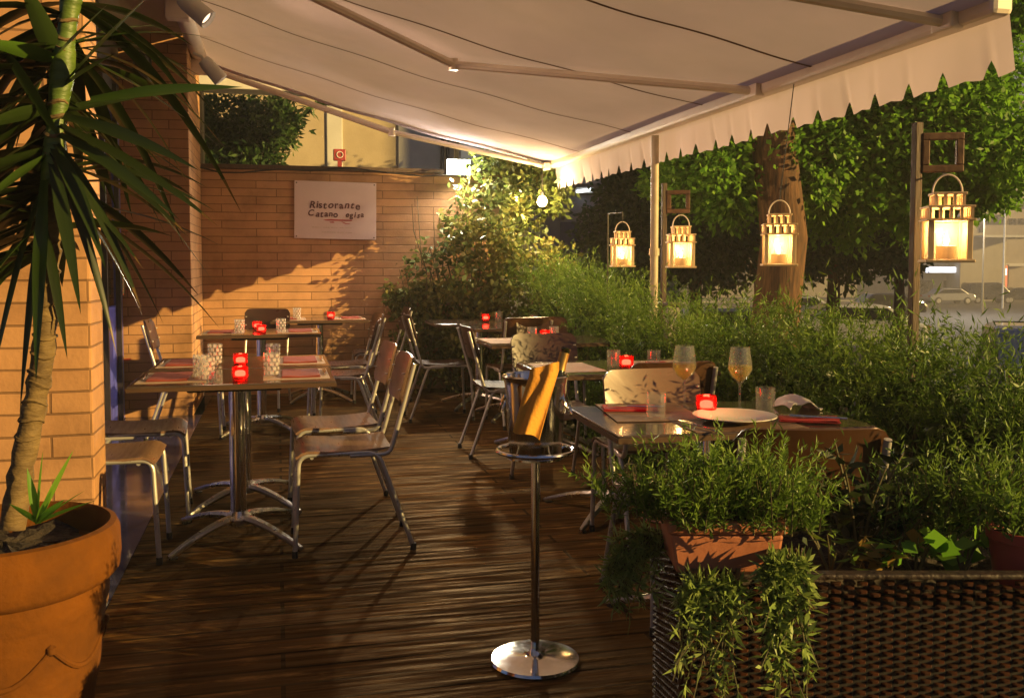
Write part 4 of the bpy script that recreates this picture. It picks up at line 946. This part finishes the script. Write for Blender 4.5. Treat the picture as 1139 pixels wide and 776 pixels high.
for i in range(n_):
    c_ = sum((Vector(tm.v[i * 14 + k]) for k in range(14)), Vector()) / 14
fp = fillet([q - tpts[0] for q in tpts], .1, 4)
tm = MB().tube(fp, [.034 - .010 * i / len(fp) + .004 * math.sin(i * 2.6) for i in range(len(fp))], 16)
kk = int(len(fp) * .60)
MB().tube(fp[:kk + 1], [.029 - .008 * i / len(fp) + .0035 * math.sin(i * 2.6) for i in range(kk + 1)], 16).build('trunk', YTRUNK, yu, smooth=True)
MB().tube(fp[kk:], [.025 + .004 * math.sin(i * .9) for i in range(len(fp) - kk)], 16).build('green_stem', GSTEM, yu, smooth=True)
rings = MB()
for i in range(26):
    k = 6 + i * (len(fp) - 9) / 26; a_ = fp[int(k)].lerp(fp[int(k) + 1], k % 1); r_ = .028 - .008 * k / len(fp)
    d_ = (fp[int(k) + 1] - fp[int(k)]).normalized() if (fp[int(k) + 1] - fp[int(k)]).length > 1e-6 else Vector((0, 0, 1)); q_ = d_.to_track_quat('Z', 'Y').to_matrix()
    pts = [a_ + q_ @ Vector((r_ * math.cos(j * PI / 6), r_ * math.sin(j * PI / 6), .006 * math.sin(j + i))) for j in range(9 + i % 4)]
    rings.tube(pts, [.002 + .004 * math.sin(PI * j / len(pts)) for j in range(len(pts))], 5)
rings.build('leaf_scar', YTRUNK, yu, smooth=True)
BL = Blades()
def px_leaf(u0, v0, w0, u1, v1, w1, W, droop=.15, tone=.5, roll=0):
    a_, b_ = at_w(u0, v0, w0), at_w(u1, v1, w1); L = (b_ - a_).length; d = (b_ - a_) + Vector((0, 0, droop * L)); BL.add(a_, d, d.length, W, droop * L / d.length, tone, 10, roll)
for a_ in ((100, 112, 2.28, 270, 97, 2.15, .042, .06, .75, .9), (75, 90, 2.28, 172, -10, 2.1, .06, .02, .45, .8), (70, 70, 2.3, -30, 45, 2.1, .04, .08, .8, .9), (62, 150, 2.28, -20, 20, 2.2, .04, .05, .6, .6),
           (70, 130, 2.28, 222, 190, 2.1, .034, .12, .25, .9), (66, 140, 2.28, 243, 252, 2.15, .026, .16, .15, .8), (66, 150, 2.28, 200, 245, 2.05, .03, .12, .3, .7), (62, 160, 2.28, 158, 345, 2.2, .03, .3, .2, .5),
           (60, 165, 2.28, 118, 300, 2.1, .035, .25, .3, .4), (58, 170, 2.28, 130, 395, 2.25, .03, .35, .12, .3), (58, 180, 2.28, 90, 350, 2.15, .034, .2, .25, .4), (52, 175, 2.28, -30, 235, 2.15, .036, .1, .5, .8),
           (50, 200, 2.28, 40, 425, 2.12, .040, .1, .55, .5), (45, 215, 2.28, -15, 450, 2.1, .036, .15, .35, .5), (48, 230, 2.28, 22, 460, 2.2, .03, .1, .2, .3), (40, 255, 2.28, -25, 330, 2.05, .045, .1, .7, .6), (50, 255, 2.28, 75, 400, 2.2, .024, .15, .15, .3),
           (62, 120, 2.3, -30, 145, 2.2, .04, .1, .35, .9), (66, 100, 2.3, 128, 60, 2.2, .034, .05, .2, .9), (60, 140, 2.3, 210, 262, 2.25, .022, .1, .1, .9), (64, 125, 2.3, 150, 110, 2.35, .03, .06, .2, .9), (60, 190, 2.3, 160, 300, 2.2, .02, .2, .15, .5), (66, 60, 2.28, 120, 5, 2.1, .045, 0, .6, .8), (70, 80, 2.3, 20, -30, 2.2, .05, 0, .4, .8), (62, 170, 2.3, 240, 235, 2.3, .018, .2, .1, .8)):
    px_leaf(*a_)
for k in range(62):
    i = random.uniform(.55, .98); c_ = tpts[0] + fp[int(i * (len(fp) - 1))]; az_ = random.uniform(0, 2 * PI); el = random.uniform(-.7, .5)
    d = Vector((math.cos(az_) * math.cos(el), math.sin(az_) * math.cos(el), math.sin(el)))
    if d.y > .25: d.y *= .5
    if d.x > .1: d.x *= .6
    if d.y < -.1: d.y = abs(d.y) * .5
    if abs(d.x) < .35: d.x += math.copysign(.4, d.x)
    BL.add(c_, d, random.uniform(.26, .5), random.uniform(.024, .044), random.uniform(.2, .75), random.uniform(0, .6), 8, random.uniform(-.6, .6))
for k in range(80):
    c_ = tpts[0] + fp[int(random.uniform(.5, .95) * (len(fp) - 1))]; az_ = random.uniform(1.3, 3.6); el = random.uniform(-.6, .3)
    BL.add(c_, (math.cos(az_) * math.cos(el), math.sin(az_) * math.cos(el), math.sin(el)), random.uniform(.3, .55), random.uniform(.03, .05), random.uniform(.1, .5), random.uniform(0, .4), 8, random.uniform(-.6, .6))
BL.build('foliage', L_YUC, yu)
ag = thing('agave', 'small spiky green rosette at the foot of the yucca', 'plant', at_w(40, 580, 2.2))
BL = Blades()
for u, v, tone in ((48, 500, .6), (82, 500, .8), (66, 530, .7), (30, 520, .4), (95, 545, .35), (108, 556, .2), (10, 560, .3), (58, 545, .5), (72, 555, .4)): px_leaf(42, 582, 2.2, u, v, 2.14 if v > 530 else 2.2, .022, .05, tone, random.uniform(-.5, .5))
BL.build('foliage', L_LIME, ag)

# ------------------------------------------------------------------ wicker planter in the foreground
WN, WF = 1.86, 2.32
c0 = at_w(763, 600, WN); PT = .643
pl = thing('wicker_planter', 'dark brown woven planter box in the right foreground', 'planter', (c0.x, c0.y, 0), -YAW)
LX, LY = 1.15, WF - WN
RIMM = mat('rim_wicker', (.03, .014, .009), (.014, .008, .006), .6, scale=40, bump=.6, bscale=60)
MB().b2(.012, LX - .012, .012, LY - .012, 0, PT - .07).build('liner', WICKB, pl)
rim = MB(); rim.b2(-.004, LX + .004, -.004, .026, PT - .011, PT); rim.b2(-.004, LX + .004, LY - .026, LY + .004, PT - .011, PT); rim.b2(-.0035, .026, .0262, LY - .0262, PT - .0108, PT - .0002); rim.b2(LX - .026, LX + .0035, .0262, LY - .0262, PT - .0108, PT - .0002)
rim.build('rim', RIMM, pl, bevel=.004)
def pillow(m_, cx, cz, w_, h_, dep, fn):
    vs = []
    for z_, dd in ((-.5, 0), (-.22, .8), (.22, .8), (.5, 0)):
        for x_, d2 in ((-.5, 0), (-.25, .85), (.25, .85), (.5, 0)): vs.append(fn(cx + x_ * w_, cz + z_ * h_, dep * min(dd + .2, d2 + .2) * (1 if dd and d2 else .0)))
    m_.add(vs, [(i * 4 + j, i * 4 + j + 1, i * 4 + j + 5, i * 4 + j + 4) for i in range(3) for j in range(3)])
wv = MB(); nc = int(LX / .026)
for c_ in range(nc):
    for r_ in range(39):
        z_ = .012 + r_ * .0158 + (.0079 if c_ % 2 else 0)
        if z_ < PT - .018: pillow(wv, .013 + c_ * .0262 + random.uniform(-.0008, .0008), z_ + random.uniform(-.0007, .0007), .0212, .0088, .0080 + random.uniform(0, .003), lambda a_, b_, d_: (a_, .0115 - d_, b_))
wv.build('weave', WICK, pl, smooth=True)
wv = MB()
for c_ in range(int(LY / .026)):
    for r_ in range(39):
        z_ = .012 + r_ * .0158 + (.0079 if c_ % 2 else 0)
        if z_ < PT - .03: pillow(wv, .02 + c_ * .0262, z_, .0215, .0095, .0085, lambda a_, b_, d_: (.0115 - d_, a_, b_))
wv.build('weave', WICK, pl, smooth=True)
MB().grid(lambda u, v: (.03 + (LX - .06) * u, .03 + (LY - .06) * v, PT - .05 + .012 * math.sin(u * 31 + v * 7) * math.sin(v * 11) + random.uniform(-.006, .006)), 60, 22).build('soil', SOIL, pl)
for x in (.0, LX): MB().b2(x - .012, x + .012, -.012, .012, 0, PT - .024).build('corner_post', WICK, pl, bevel=.004)
# terracotta trough
tq = at_w(800, 600, 1.95)
tb = thing('terracotta_trough', 'orange terracotta trough on the left corner of the wicker planter', 'planter', (tq.x, tq.y, PT - .004), -YAW)
def trough(m_, w_, d_, h_, tp):
    m_.prism([(-w_ / 2 + tp, 0), (w_ / 2 - tp, 0), (w_ / 2, h_), (-w_ / 2, h_)], 'y', -d_ / 2, d_ / 2); return m_
trough(MB(), .225, .15, .078, .012).build('box', TERRAB, tb, bevel=.006)
MB().b2(-.12, .12, -.083, .083, .079, .105).build('rim', TERRAB, tb, bevel=.007)
MB().b2(-.105, .105, -.068, .068, .106, .109).build('soil', SOIL, tb)
tq2 = at_w(733, 612, 2.2)
sp = thing('terracotta_dish', 'shallow orange dish at the back left corner of the wicker planter', 'dish', (tq2.x + .03, tq2.y, PT + .0), 0)
MB().lathe([(0, .0), (.05, .0), (.075, .025), (.07, .026), (.05, .008), (0, .007)], 28).build('dish_body', TERRAB, sp, smooth=True)
# rosemary in the trough
def herb(name, label, cat, base, spots, m_, slen, per, nl, nw, spread, curve=.35, up=1.0, lean=(0, 0, 0), stem=True, droop=0):
    t = thing(name, label, cat, base); P = []; D = []
    st = MB()
    for (ox, oy, oz, n_) in spots:
        for k in range(n_):
            d = Vector((random.gauss(0, spread), random.gauss(0, spread), up)) + Vector(lean); d.normalize()
            b_ = Vector((ox + random.gauss(0, .03), oy + random.gauss(0, .03), oz)); P.append(b_); D.append(d)
            if stem and k % 2 == 0: st.tube([b_, b_ + d * slen * .5, b_ + d * slen * .9], [.002, .0016, .0008], 4)
    P = np.array([tuple(x) for x in P]); D = np.array([tuple(x) for x in D]); k = len(P)
    sprigs('foliage', m_, t, P, D, slen * rng.uniform(.55, 1.2, k), per, nl, nw, curve, .6, droop=droop)
    if stem: st.build('stem', STEMM, t)
    return t
z0 = PT + .1
herb('rosemary', 'bright rosemary bush growing in the terracotta trough', 'herb', (tq.x, tq.y, z0), [(-.1, -.02, -.01, 44), (-.02, .02, 0, 46), (.05, .0, 0, 50), (.12, -.02, -.02, 54), (.145, .0, -.03, 34), (-.16, .02, .0, 34), (-.06, -.07, -.01, 24), (.03, -.08, -.02, 14), (.10, -.08, -.02, 30)], L_ROSE, .135, 46, .020, .0034, .40)
# trailing stems over the planter's side and front
def trailer(label, paths, m_, nl, nw, per, base):
    t = thing('trailing_plant', label, 'plant', base); P = []; D = []; T = []; st = MB(); b = Vector(base)
    for pts in paths:
        pts = fillet([Vector(q) - b for q in pts], .06, 5); st.tube(pts, [.0022 - .0012 * i / len(pts) for i in range(len(pts))], 5)
        L = sum((pts[i + 1] - pts[i]).length for i in range(len(pts) - 1)); n_ = int(L * per); tn = random.uniform(.1, .9)
        for k in range(n_):
            f = random.uniform(.1, 1) * (len(pts) - 1); i = min(int(f), len(pts) - 2); P.append(pts[i].lerp(pts[i + 1], f - i)); D.append((pts[i + 1] - pts[i]).normalized()); T.append(tn)
    P = np.array([tuple(x) for x in P]); D = np.array([tuple(x) for x in D]); k = len(P)
    quad_cloud('foliage', m_, t, P, D * .55 + unit(k) * .9 + np.array([0, 0, .25]), unit(k), nl * rng.uniform(.45, 1.25, k), nw * rng.uniform(.6, 1.2, k), np.array(T) * .6 + rng.uniform(0, .4, k))
    st.build('stem', STEMM, t, smooth=True); return t
def hang(u0, v0, u1, v1, w_=1.8, j=14):
    return [at_w(u0, v0, w_ + .08), at_w(u0 + random.uniform(-j, j) * .4, v0 + 18, w_), at_w((u0 + u1) / 2 + random.uniform(-j, j), (v0 + v1) / 2, w_), at_w(u1, v1, w_ - random.uniform(0, .05))]
trailer('trailing succulent hanging from the left of the terracotta trough', [hang(random.uniform(748, 825), 632, random.uniform(745, 850), random.uniform(690, 810)) for k in range(26)], L_SUCC, .036, .007, 190, tuple(at_w(780, 640, 1.86)))
trailer('long bright trailing plant hanging in front of the woven planter', [hang(random.uniform(850, 895), 610, random.uniform(842, 922), random.uniform(665, 840), 1.8, 18) for k in range(19)], L_SUCC, .032, .0085, 300, tuple(at_w(880, 620, 1.86)))
def arc(u0, v0, u1, v1, w_): return [at_w(u0, v0, w_), at_w((u0 + u1) / 2, min(v0, v1) - 6, w_ - .03), at_w(u1 + 8, (v0 + v1) / 2, w_ - .05), at_w(u1, v1, w_ - .05), at_w(u1 + random.uniform(5, 30), v1 + 14, w_ - .05)]
trailer('pale curling succulent reaching out over the deck from the planter corner', [arc(745, random.uniform(590, 615), random.uniform(672, 722), random.uniform(600, 670), 2.05) for k in range(22)], L_SUCC, .040, .006, 230, tuple(at_w(745, 600, 2.05)))
# plants in the planter's soil
def bed(u, v, w_): q = at_w(u, v, w_); return (q.x, q.y, PT - .05)
b_ = bed(955, 600, 2.08)
t = thing('dark_shrub', 'dark lance leaved plant standing before the near chair back', 'plant', b_)
st = MB(); P = []; D = []
for k in range(16):
    a_ = random.uniform(0, 6.3); tip = Vector((.12 * math.cos(a_) + random.uniform(-.05, .05), .05 * math.sin(a_), random.uniform(.12, .27))); st.tube([(0, 0, 0), tip * .5 + Vector((0, 0, .03)), tip], [.004, .003, .0015], 5)
    for j in range(12):
        f = random.uniform(.25, 1); P.append(tip * f); D.append(Vector((random.gauss(0, 1), random.gauss(0, 1), random.uniform(-.2, .9))))
P = np.array([tuple(x) for x in P]); D = np.array([tuple(x) for x in D]); k = len(P)
quad_cloud('foliage', L_OLIVE, t, P, D, unit(k), .055 * rng.uniform(.7, 1.2, k), .017 * np.ones(k), rng.uniform(0, 1, k)); st.build('stem', STEMM, t)
herb('grassy_herb', 'yellow green bushy herb at the right end of the planter', 'herb', bed(1085, 600, 2.1), [(-.12, .02, .06, 40), (0, .0, .08, 60), (.1, .02, .08, 50), (.2, .0, .06, 40)], L_ROSE, .17, 24, .024, .0045, .45)
herb('fennel', 'loose feathery herb in the middle of the planter', 'herb', bed(1010, 610, 2.12), [(-.06, 0, 0, 22), (.05, .02, 0, 22)], L_DARK, .2, 18, .03, .005, .4)
def seedling(u, v, label, m_, n_, L, W, h):
    b_ = bed(u, v, 1.98); t = thing('seedling', label, 'plant', b_); st = MB(); P = []; D = []
    for k in range(n_):
        a_ = random.uniform(0, 6.3); tip = Vector((.06 * math.cos(a_), .04 * math.sin(a_), h * random.uniform(.5, 1.1))); st.tube([(0, 0, 0), tip * .6 + Vector((0, 0, .01)), tip], [.003, .0024, .0015], 5)
        for j in range(3): P.append(tip + Vector((random.gauss(0, .004), random.gauss(0, .004), -.01 * j))); D.append(Vector((random.gauss(0, 1), random.gauss(0, 1) - .3, random.uniform(-.3, .4))))
    P = np.array([tuple(x) for x in P]); D = np.array([tuple(x) for x in D]); k = len(P)
    quad_cloud('foliage', m_, t, P, D, unit(k) + np.array([0, 0, 0]), L * rng.uniform(.7, 1.2, k), W * rng.uniform(.8, 1.2, k), rng.uniform(0.2, 1, k)); st.build('stem', STEMM, t)
seedling(990, 640, 'small yellowing seedling at the front of the planter soil', L_AUT, 7, .05, .032, .09)
seedling(1018, 640, 'small bright green seedling beside the yellowing one', L_LIME, 7, .05, .036, .1)
seedling(1072, 640, 'round leaved green seedling near the red flowerpot', L_LIME, 8, .05, .045, .08)
seedling(925, 640, 'thin spindly seedling just right of the trailing plant', L_ROSE, 9, .05, .009, .11)
b_ = at_w(1135, 640, 1.95)
rp = thing('red_flowerpot', 'red plastic flowerpot at the right end of the planter', 'flowerpot', (b_.x, b_.y, PT - .045))
MB().lathe([(0, 0), (.05, 0), (.062, .09), (.067, .092), (.068, .112), (.063, .112), (.060, .094), (0, .09)], 28).build('pot_body', REDP, rp, smooth=True)
MB().lathe([(.058, .096), (0, .1)], 20).build('soil', SOIL, rp)
herb('potted_herb', 'leafy herb growing from the red flowerpot', 'herb', (b_.x, b_.y, PT + .055), [(0, 0, 0, 30)], L_ROSE, .1, 18, .03, .007, .5)

# ------------------------------------------------------------------ across the street
hb = at_w(655, 291, 27)
bd = thing('grey_house', 'grey house with a blue shutter across the street', 'house', (hb.x, hb.y, SZ(hb.y)), -YAW)
MB().b2(-1.55, 2.6, 0, 5, -.3, 5.75).build('wall', CONCD, bd, bevel=.03)
MB().b2(-1.75, -1.4, -.25, -.002, -.3, 5.8).build('pier', WHITEP, bd, bevel=.02)
x0, x1 = (623 - 655) / 1050 * 27, (642 - 655) / 1050 * 27; za = lambda v: CAMH + (291 - v) / 1050 * 27 - SZ(hb.y)
MB().b2(x0, x1, -.06, -.003, za(282), za(247)).build('shutter', SHUT, bd, bevel=.01)
MB().b2(-1.3, 2.4, -.10, -.004, za(205), za(197)).build('cornice', CONC, bd, bevel=.02)
MB().b2(-1.38, 2.3, -.03, -.003, za(272.6), za(271.6)).build('string_course', LEDGE, bd)
lt = thing('street_light_tube', 'short glowing white tube light on the grey house', 'lamp', at_w(650, 211, 26.7), -YAW)
MB().tube([(-.22, 0, -.06), (.22, 0, .01)], .035, 8).build('tube', emit('tube_emit', (.75, .85, 1), 5), lt, smooth=True)
MB().b2(-.26, .26, .04, .2, -.09, .07).build('fitting', CONC, lt)
# low light wall in front of the house
q_ = at_w(655, 315, 20)
lw = thing('low_wall', 'low pale wall below the grey house beyond the hedge', 'wall', (q_.x, q_.y, SZ(q_.y)), -YAW)
MB().b2(-1.3, 1.6, 0, .25, -.3, 1.78).build('masonry', BRICK, lw, bevel=.01); MB().b2(-1.32, 1.62, -.03, .28, 1.782, 1.85).build('coping', LEDGE, lw, bevel=.01)

def block(name, label, u0, u1, w_, ztop, cat='building', m_=CONC):
    a_ = at_w(u0, 291, w_); L = (u1 - u0) / 1050 * w_; t = thing(name, label, cat, (a_.x, a_.y, SZ(a_.y) - .1), -YAW)
    MB().b2(0, L, 0, 12, 0, ztop).build('wall', m_, t, bevel=.05); return t, L, w_, SZ(a_.y) - .1
ab, L, w_, zb = block('apartment_block', 'tall apartment block with white balcony slabs at the right edge', 1068, 1119, 96, 34)
X_ = lambda u: (u - 1068) / 1050 * 96; Z_ = lambda v: CAMH + (291 - v) / 1050 * 96 - zb
for v in (5, 42, 78, 115, 152, 187, 223, 262):
    bl_ = MB().b2(X_(1084), X_(1136) - .2 * (v % 3), -1.6, -.01, Z_(v) - .22, Z_(v)).build('balcony_slab', LEDGE, ab)
    MB().b2(X_(1088), X_(1118), -.06, -.002, Z_(v) + .3, Z_(v) + 2.1).build('window', DARKW, ab)
    if v > 140: MB().b2(X_(1086), X_(1134), -1.58, -1.54, Z_(v) + .02, Z_(v) + 1.0).build('balcony_panel', CONCD, ab)
b2_, L2, w2, zb2 = block('corner_building', 'lower dark building with ground floor shops at the right edge', 1000, 1175, 99, 16.4, m_=CONCD)
X2 = lambda u: (u - 1000) / 1050 * 99; Z2 = lambda v: CAMH + (291 - v) / 1050 * 99 - zb2
for v in (190, 222, 255):
    for u in (1121, 1131): MB().b2(X2(u), X2(u + 7), -.08, -.002, Z2(v) - 1, Z2(v) + 1.1).build('window', DARKW, b2_)
for u in (1008, 1050, 1090): MB().b2(X2(u), X2(u + 30), -.1, -.002, 0.2, Z2(312)).build('shop_window', DARKW, b2_)
MB().b2(X2(1000), X2(1139), -.4, -.01, Z2(296), Z2(293)).build('ledge', LEDGE, b2_)
q_ = at_w(1057, 300, 97)
sg2 = thing('shop_light_band', 'long glowing white light band over the shop windows', 'shop light', q_, -YAW)
MB().b2(-2.5, 2.5, -.1, .15, -.28, .28).build('lit_panel', emit('shop_emit', (.82, .86, 1), 1.6), sg2, bevel=.08); MB().b2(-2.6, 2.6, .16, .4, -.35, .35).build('backing', CONC, sg2)
q_ = at_w(1114, 312, 97.5)
dr = thing('shop_doorway', 'small doorway glowing red orange beside the parked van', 'doorway', (q_.x, q_.y, SZ(q_.y)), -YAW)
MB().b2(-.6, .6, 0, .1, 0, 3.6).build('lit_glass', emit('door_emit', (1, .22, .08), .7), dr); MB().b2(-.5, .5, -.03, -.004, 2.6, 3.3).build('lit_sign', emit('door_emit2', (1, .8, .6), 2), dr)
for x in (-.7, .6): MB().b2(x, x + .1, -.05, .12, 0, 3.7).build('jamb', DARKF, dr)
fbk, L3, w3, zb3 = block('far_apartment_row', 'long dim apartment row far behind the trees across the street', 560, 1000, 122, 21, m_=CONCD)
for k in range(11):
    for j in range(4): MB().b2(2.5 + k * 4.5, 4.4 + k * 4.5, -.08, -.002, 2.2 + j * 4.2, 4.4 + j * 4.2).build('window', DARKW, fbk)
# added unseen block right of view, keeping low street light off far trees
for (x0, x1, y0, y1, h, lab) in ((34, 46, -7.5, 5, 27, 'tall dark block added out of view on the right to shade trees across the street'),):
    t = thing('shade_block', lab, 'building', (x0, y0, SZ((y0 + y1) / 2) - .3))
    MB().b2(0, x1 - x0, 0, y1 - y0, 0, h).build('wall', CONCD, t, bevel=.05); MB().b2(-.3, x1 - x0 + .3, -.3, y1 - y0 + .3, h + .003, h + .5).build('roof', CONC, t)
    for j in range(int(h / 3.4)):
        MB().b2(-.06, -.002, 1, y1 - y0 - 1, 1.4 + j * 3.3, 3.0 + j * 3.3).build('window', DARKW, t)
# cars
def make_car(label, paint, van=False):
    t = thing('parked_car', label, 'car')
    h = 1.9 if van else 1.44
    prof = [(-2.1, .32), (-2.15, .6), (-2.05, .85), (-1.55, .93), (-.95, 1.40), (-.6, 1.44), (.75, 1.42), (1.45, 1.0), (2.0, .92), (2.15, .7), (2.12, .32)]
    if van: prof = [(-2.1, .35), (-2.2, .7), (-2.12, 1.7), (-2.0, 1.88), (.5, 1.92), (.9, 1.8), (1.5, 1.15), (2.05, 1.02), (2.2, .75), (2.15, .35)]
    MB().prism([(x, z) for x, z in prof], 'y', -.85, .85).build('body', paint, t, bevel=.1)
    g = MB(); 
    if van: gl = [(-.2, 1.15), (-.2, 1.72), (.75, 1.70), (1.25, 1.2)]
    else: gl = [(-1.38, .96), (-.9, 1.33), (.68, 1.35), (1.25, 1.02)]
    for s in (-1, 1): MB().prism(gl, 'y', s * .856 - .004, s * .856 + .004).build('side_window', CGLASS, t)
    a_, b_ = ((.93, 1.83), (1.47, 1.2)) if van else ((.80, 1.43), (1.42, 1.06)); w0 = MB(); w0.add([(a_[0] + .02, -.7, a_[1]), (a_[0] + .02, .7, a_[1]), (b_[0] + .03, .78, b_[1]), (b_[0] + .03, -.78, b_[1])], [(0, 1, 2, 3)]); w0.build('windscreen', CGLASS, t)
    for x in (-1.35, 1.35):
        for s in (-1, 1):
            wh = MB(); wh.lathe([(.0, -.1), (.30, -.1), (.33, -.06), (.33, .06), (.30, .1), (0, .1)], 20); wh.v = [(x + v[0], s * .80 + v[2], .33 + v[1]) for v in wh.v]; o = wh.build('wheel', TYRE, t, smooth=True)
            rm = MB().lathe([(0, 0), (.2, .0), (.2, .01), (0, .015)], 16); rm.v = [(x + v[0], s * (.901 + v[2]), .33 + v[1]) for v in rm.v]; rm.build('rim', ALU, o)
    for s in (-1, 1):
        MB().b2(2.10, 2.17, s * .62 - .16, s * .62 + .16, .62, .78).build('headlight', HLITE, t, bevel=.02); MB().b2(-2.18, -2.1, s * .65 - .13, s * .65 + .13, .66, .82).build('tail_light', RLITE, t, bevel=.02)
    return t
def car(u, w_, label, paint, rz, van=False):
    q_ = at_w(u, 300, w_); t = make_car(label, paint, van); t.location = (q_.x, q_.y, SZ(q_.y)); t.rotation_euler = (0, 0, rz); t['group'] = 'cars parked across the street'
car(1055, 84, 'silver car parked below the glowing shop band', CARS, -YAW + .1); car(1100, 86, 'dark van parked beside the red lit doorway', CARD, -YAW, True); car(1136, 86, 'dark car parked at the right edge past the van', CARD, -YAW)
car(948, 30, 'white car parked behind the hedge right of the tree trunk', CARW, -YAW + PI - .15); car(1165, 15.5, 'pale blue car at the right edge beyond the hedge', CARB, -YAW + 1.2)
car(805, 27, 'pale car half hidden by trees left of the tree trunk', CARS, -YAW); car(690, 26, 'white car glimpsed beyond the hedge near the low wall', CARW, -YAW + .2); car(890, 46, 'white car far behind the tree trunk', CARW, -YAW - .3); car(985, 55, 'dark car in the distance beside the slim dark tree', CARD, -YAW)
# street lamp with its head lit (the white star of light by the largest lantern)
q_ = at_w(1075, 212, 60)
sl_ = thing('street_lamp', 'distant street lamp with glaring white head by the largest lantern', 'street lamp', (q_.x, q_.y, SZ(q_.y)), -YAW)
hz = q_.z - SZ(q_.y)
MB().tube(fillet([(1.2, 0, 0), (1.2, 0, hz + .2), (0, 0, hz + .22)], .5), .06, 8).build('mast', CONC, sl_, smooth=True); MB().b2(-.4, .2, -.12, .12, hz + .1, hz + .2).build('head', CONC, sl_, bevel=.03)
MB().b2(-.33, .1, -.09, .09, hz + .04, hz + .098).build('lamp_glass', emit('street_emit', (.9, 1, .95), 120), sl_)
point((q_.x, q_.y - .3, q_.z - .2), 2600, (1, .86, .66), .2, 'street_lamp_light')
q_ = at_w(1118, 232, 70)
s2 = thing('double_lamp_mast', 'slender grey double headed lamp mast, unlit, near the corner building', 'street lamp', (q_.x, q_.y, SZ(q_.y)), -YAW); hz = q_.z - SZ(q_.y)
MB().tube([(0, 0, 0), (0, 0, hz)], .07, 8).build('mast', LEDGE, s2, smooth=True)
for s in (-1, 1): MB().tube(fillet([(0, 0, hz - .1), (s * .25, 0, hz + .25), (s * .75, 0, hz + .2)], .2), .05, 6).build('head', LEDGE, s2, smooth=True)

# ------------------------------------------------------------------ thin evening haze that glows round the lamps
m, nt2, o2 = nodes_of('haze_air'); pv = nt2.nodes.new('ShaderNodeVolumePrincipled'); pv.inputs['Density'].default_value = .0027; pv.inputs['Color'].default_value = (1, .96, .92, 1)
nt2.links.new(pv.outputs[0], o2.inputs['Volume'])
tag(MB().b2(-32, 97, -22, 136, -10, 46).build('haze', m), kind='stuff')
#PLANTS-END
# ------------------------------------------------------------------ render settings
sc.view_settings.view_transform = 'Standard'; sc.view_settings.look = 'None'; sc.view_settings.gamma = 1; sc.view_settings.use_curve_mapping = False
sc.view_settings.exposure = .88
sc.cycles.use_denoising = True
sc.cycles.max_bounces = 8; sc.cycles.diffuse_bounces = 4; sc.cycles.glossy_bounces = 4; sc.cycles.transparent_max_bounces = 24; sc.cycles.transmission_bounces = 4
sc.cycles.sample_clamp_indirect = 4; sc.cycles.caustics_reflective = False; sc.cycles.caustics_refractive = False
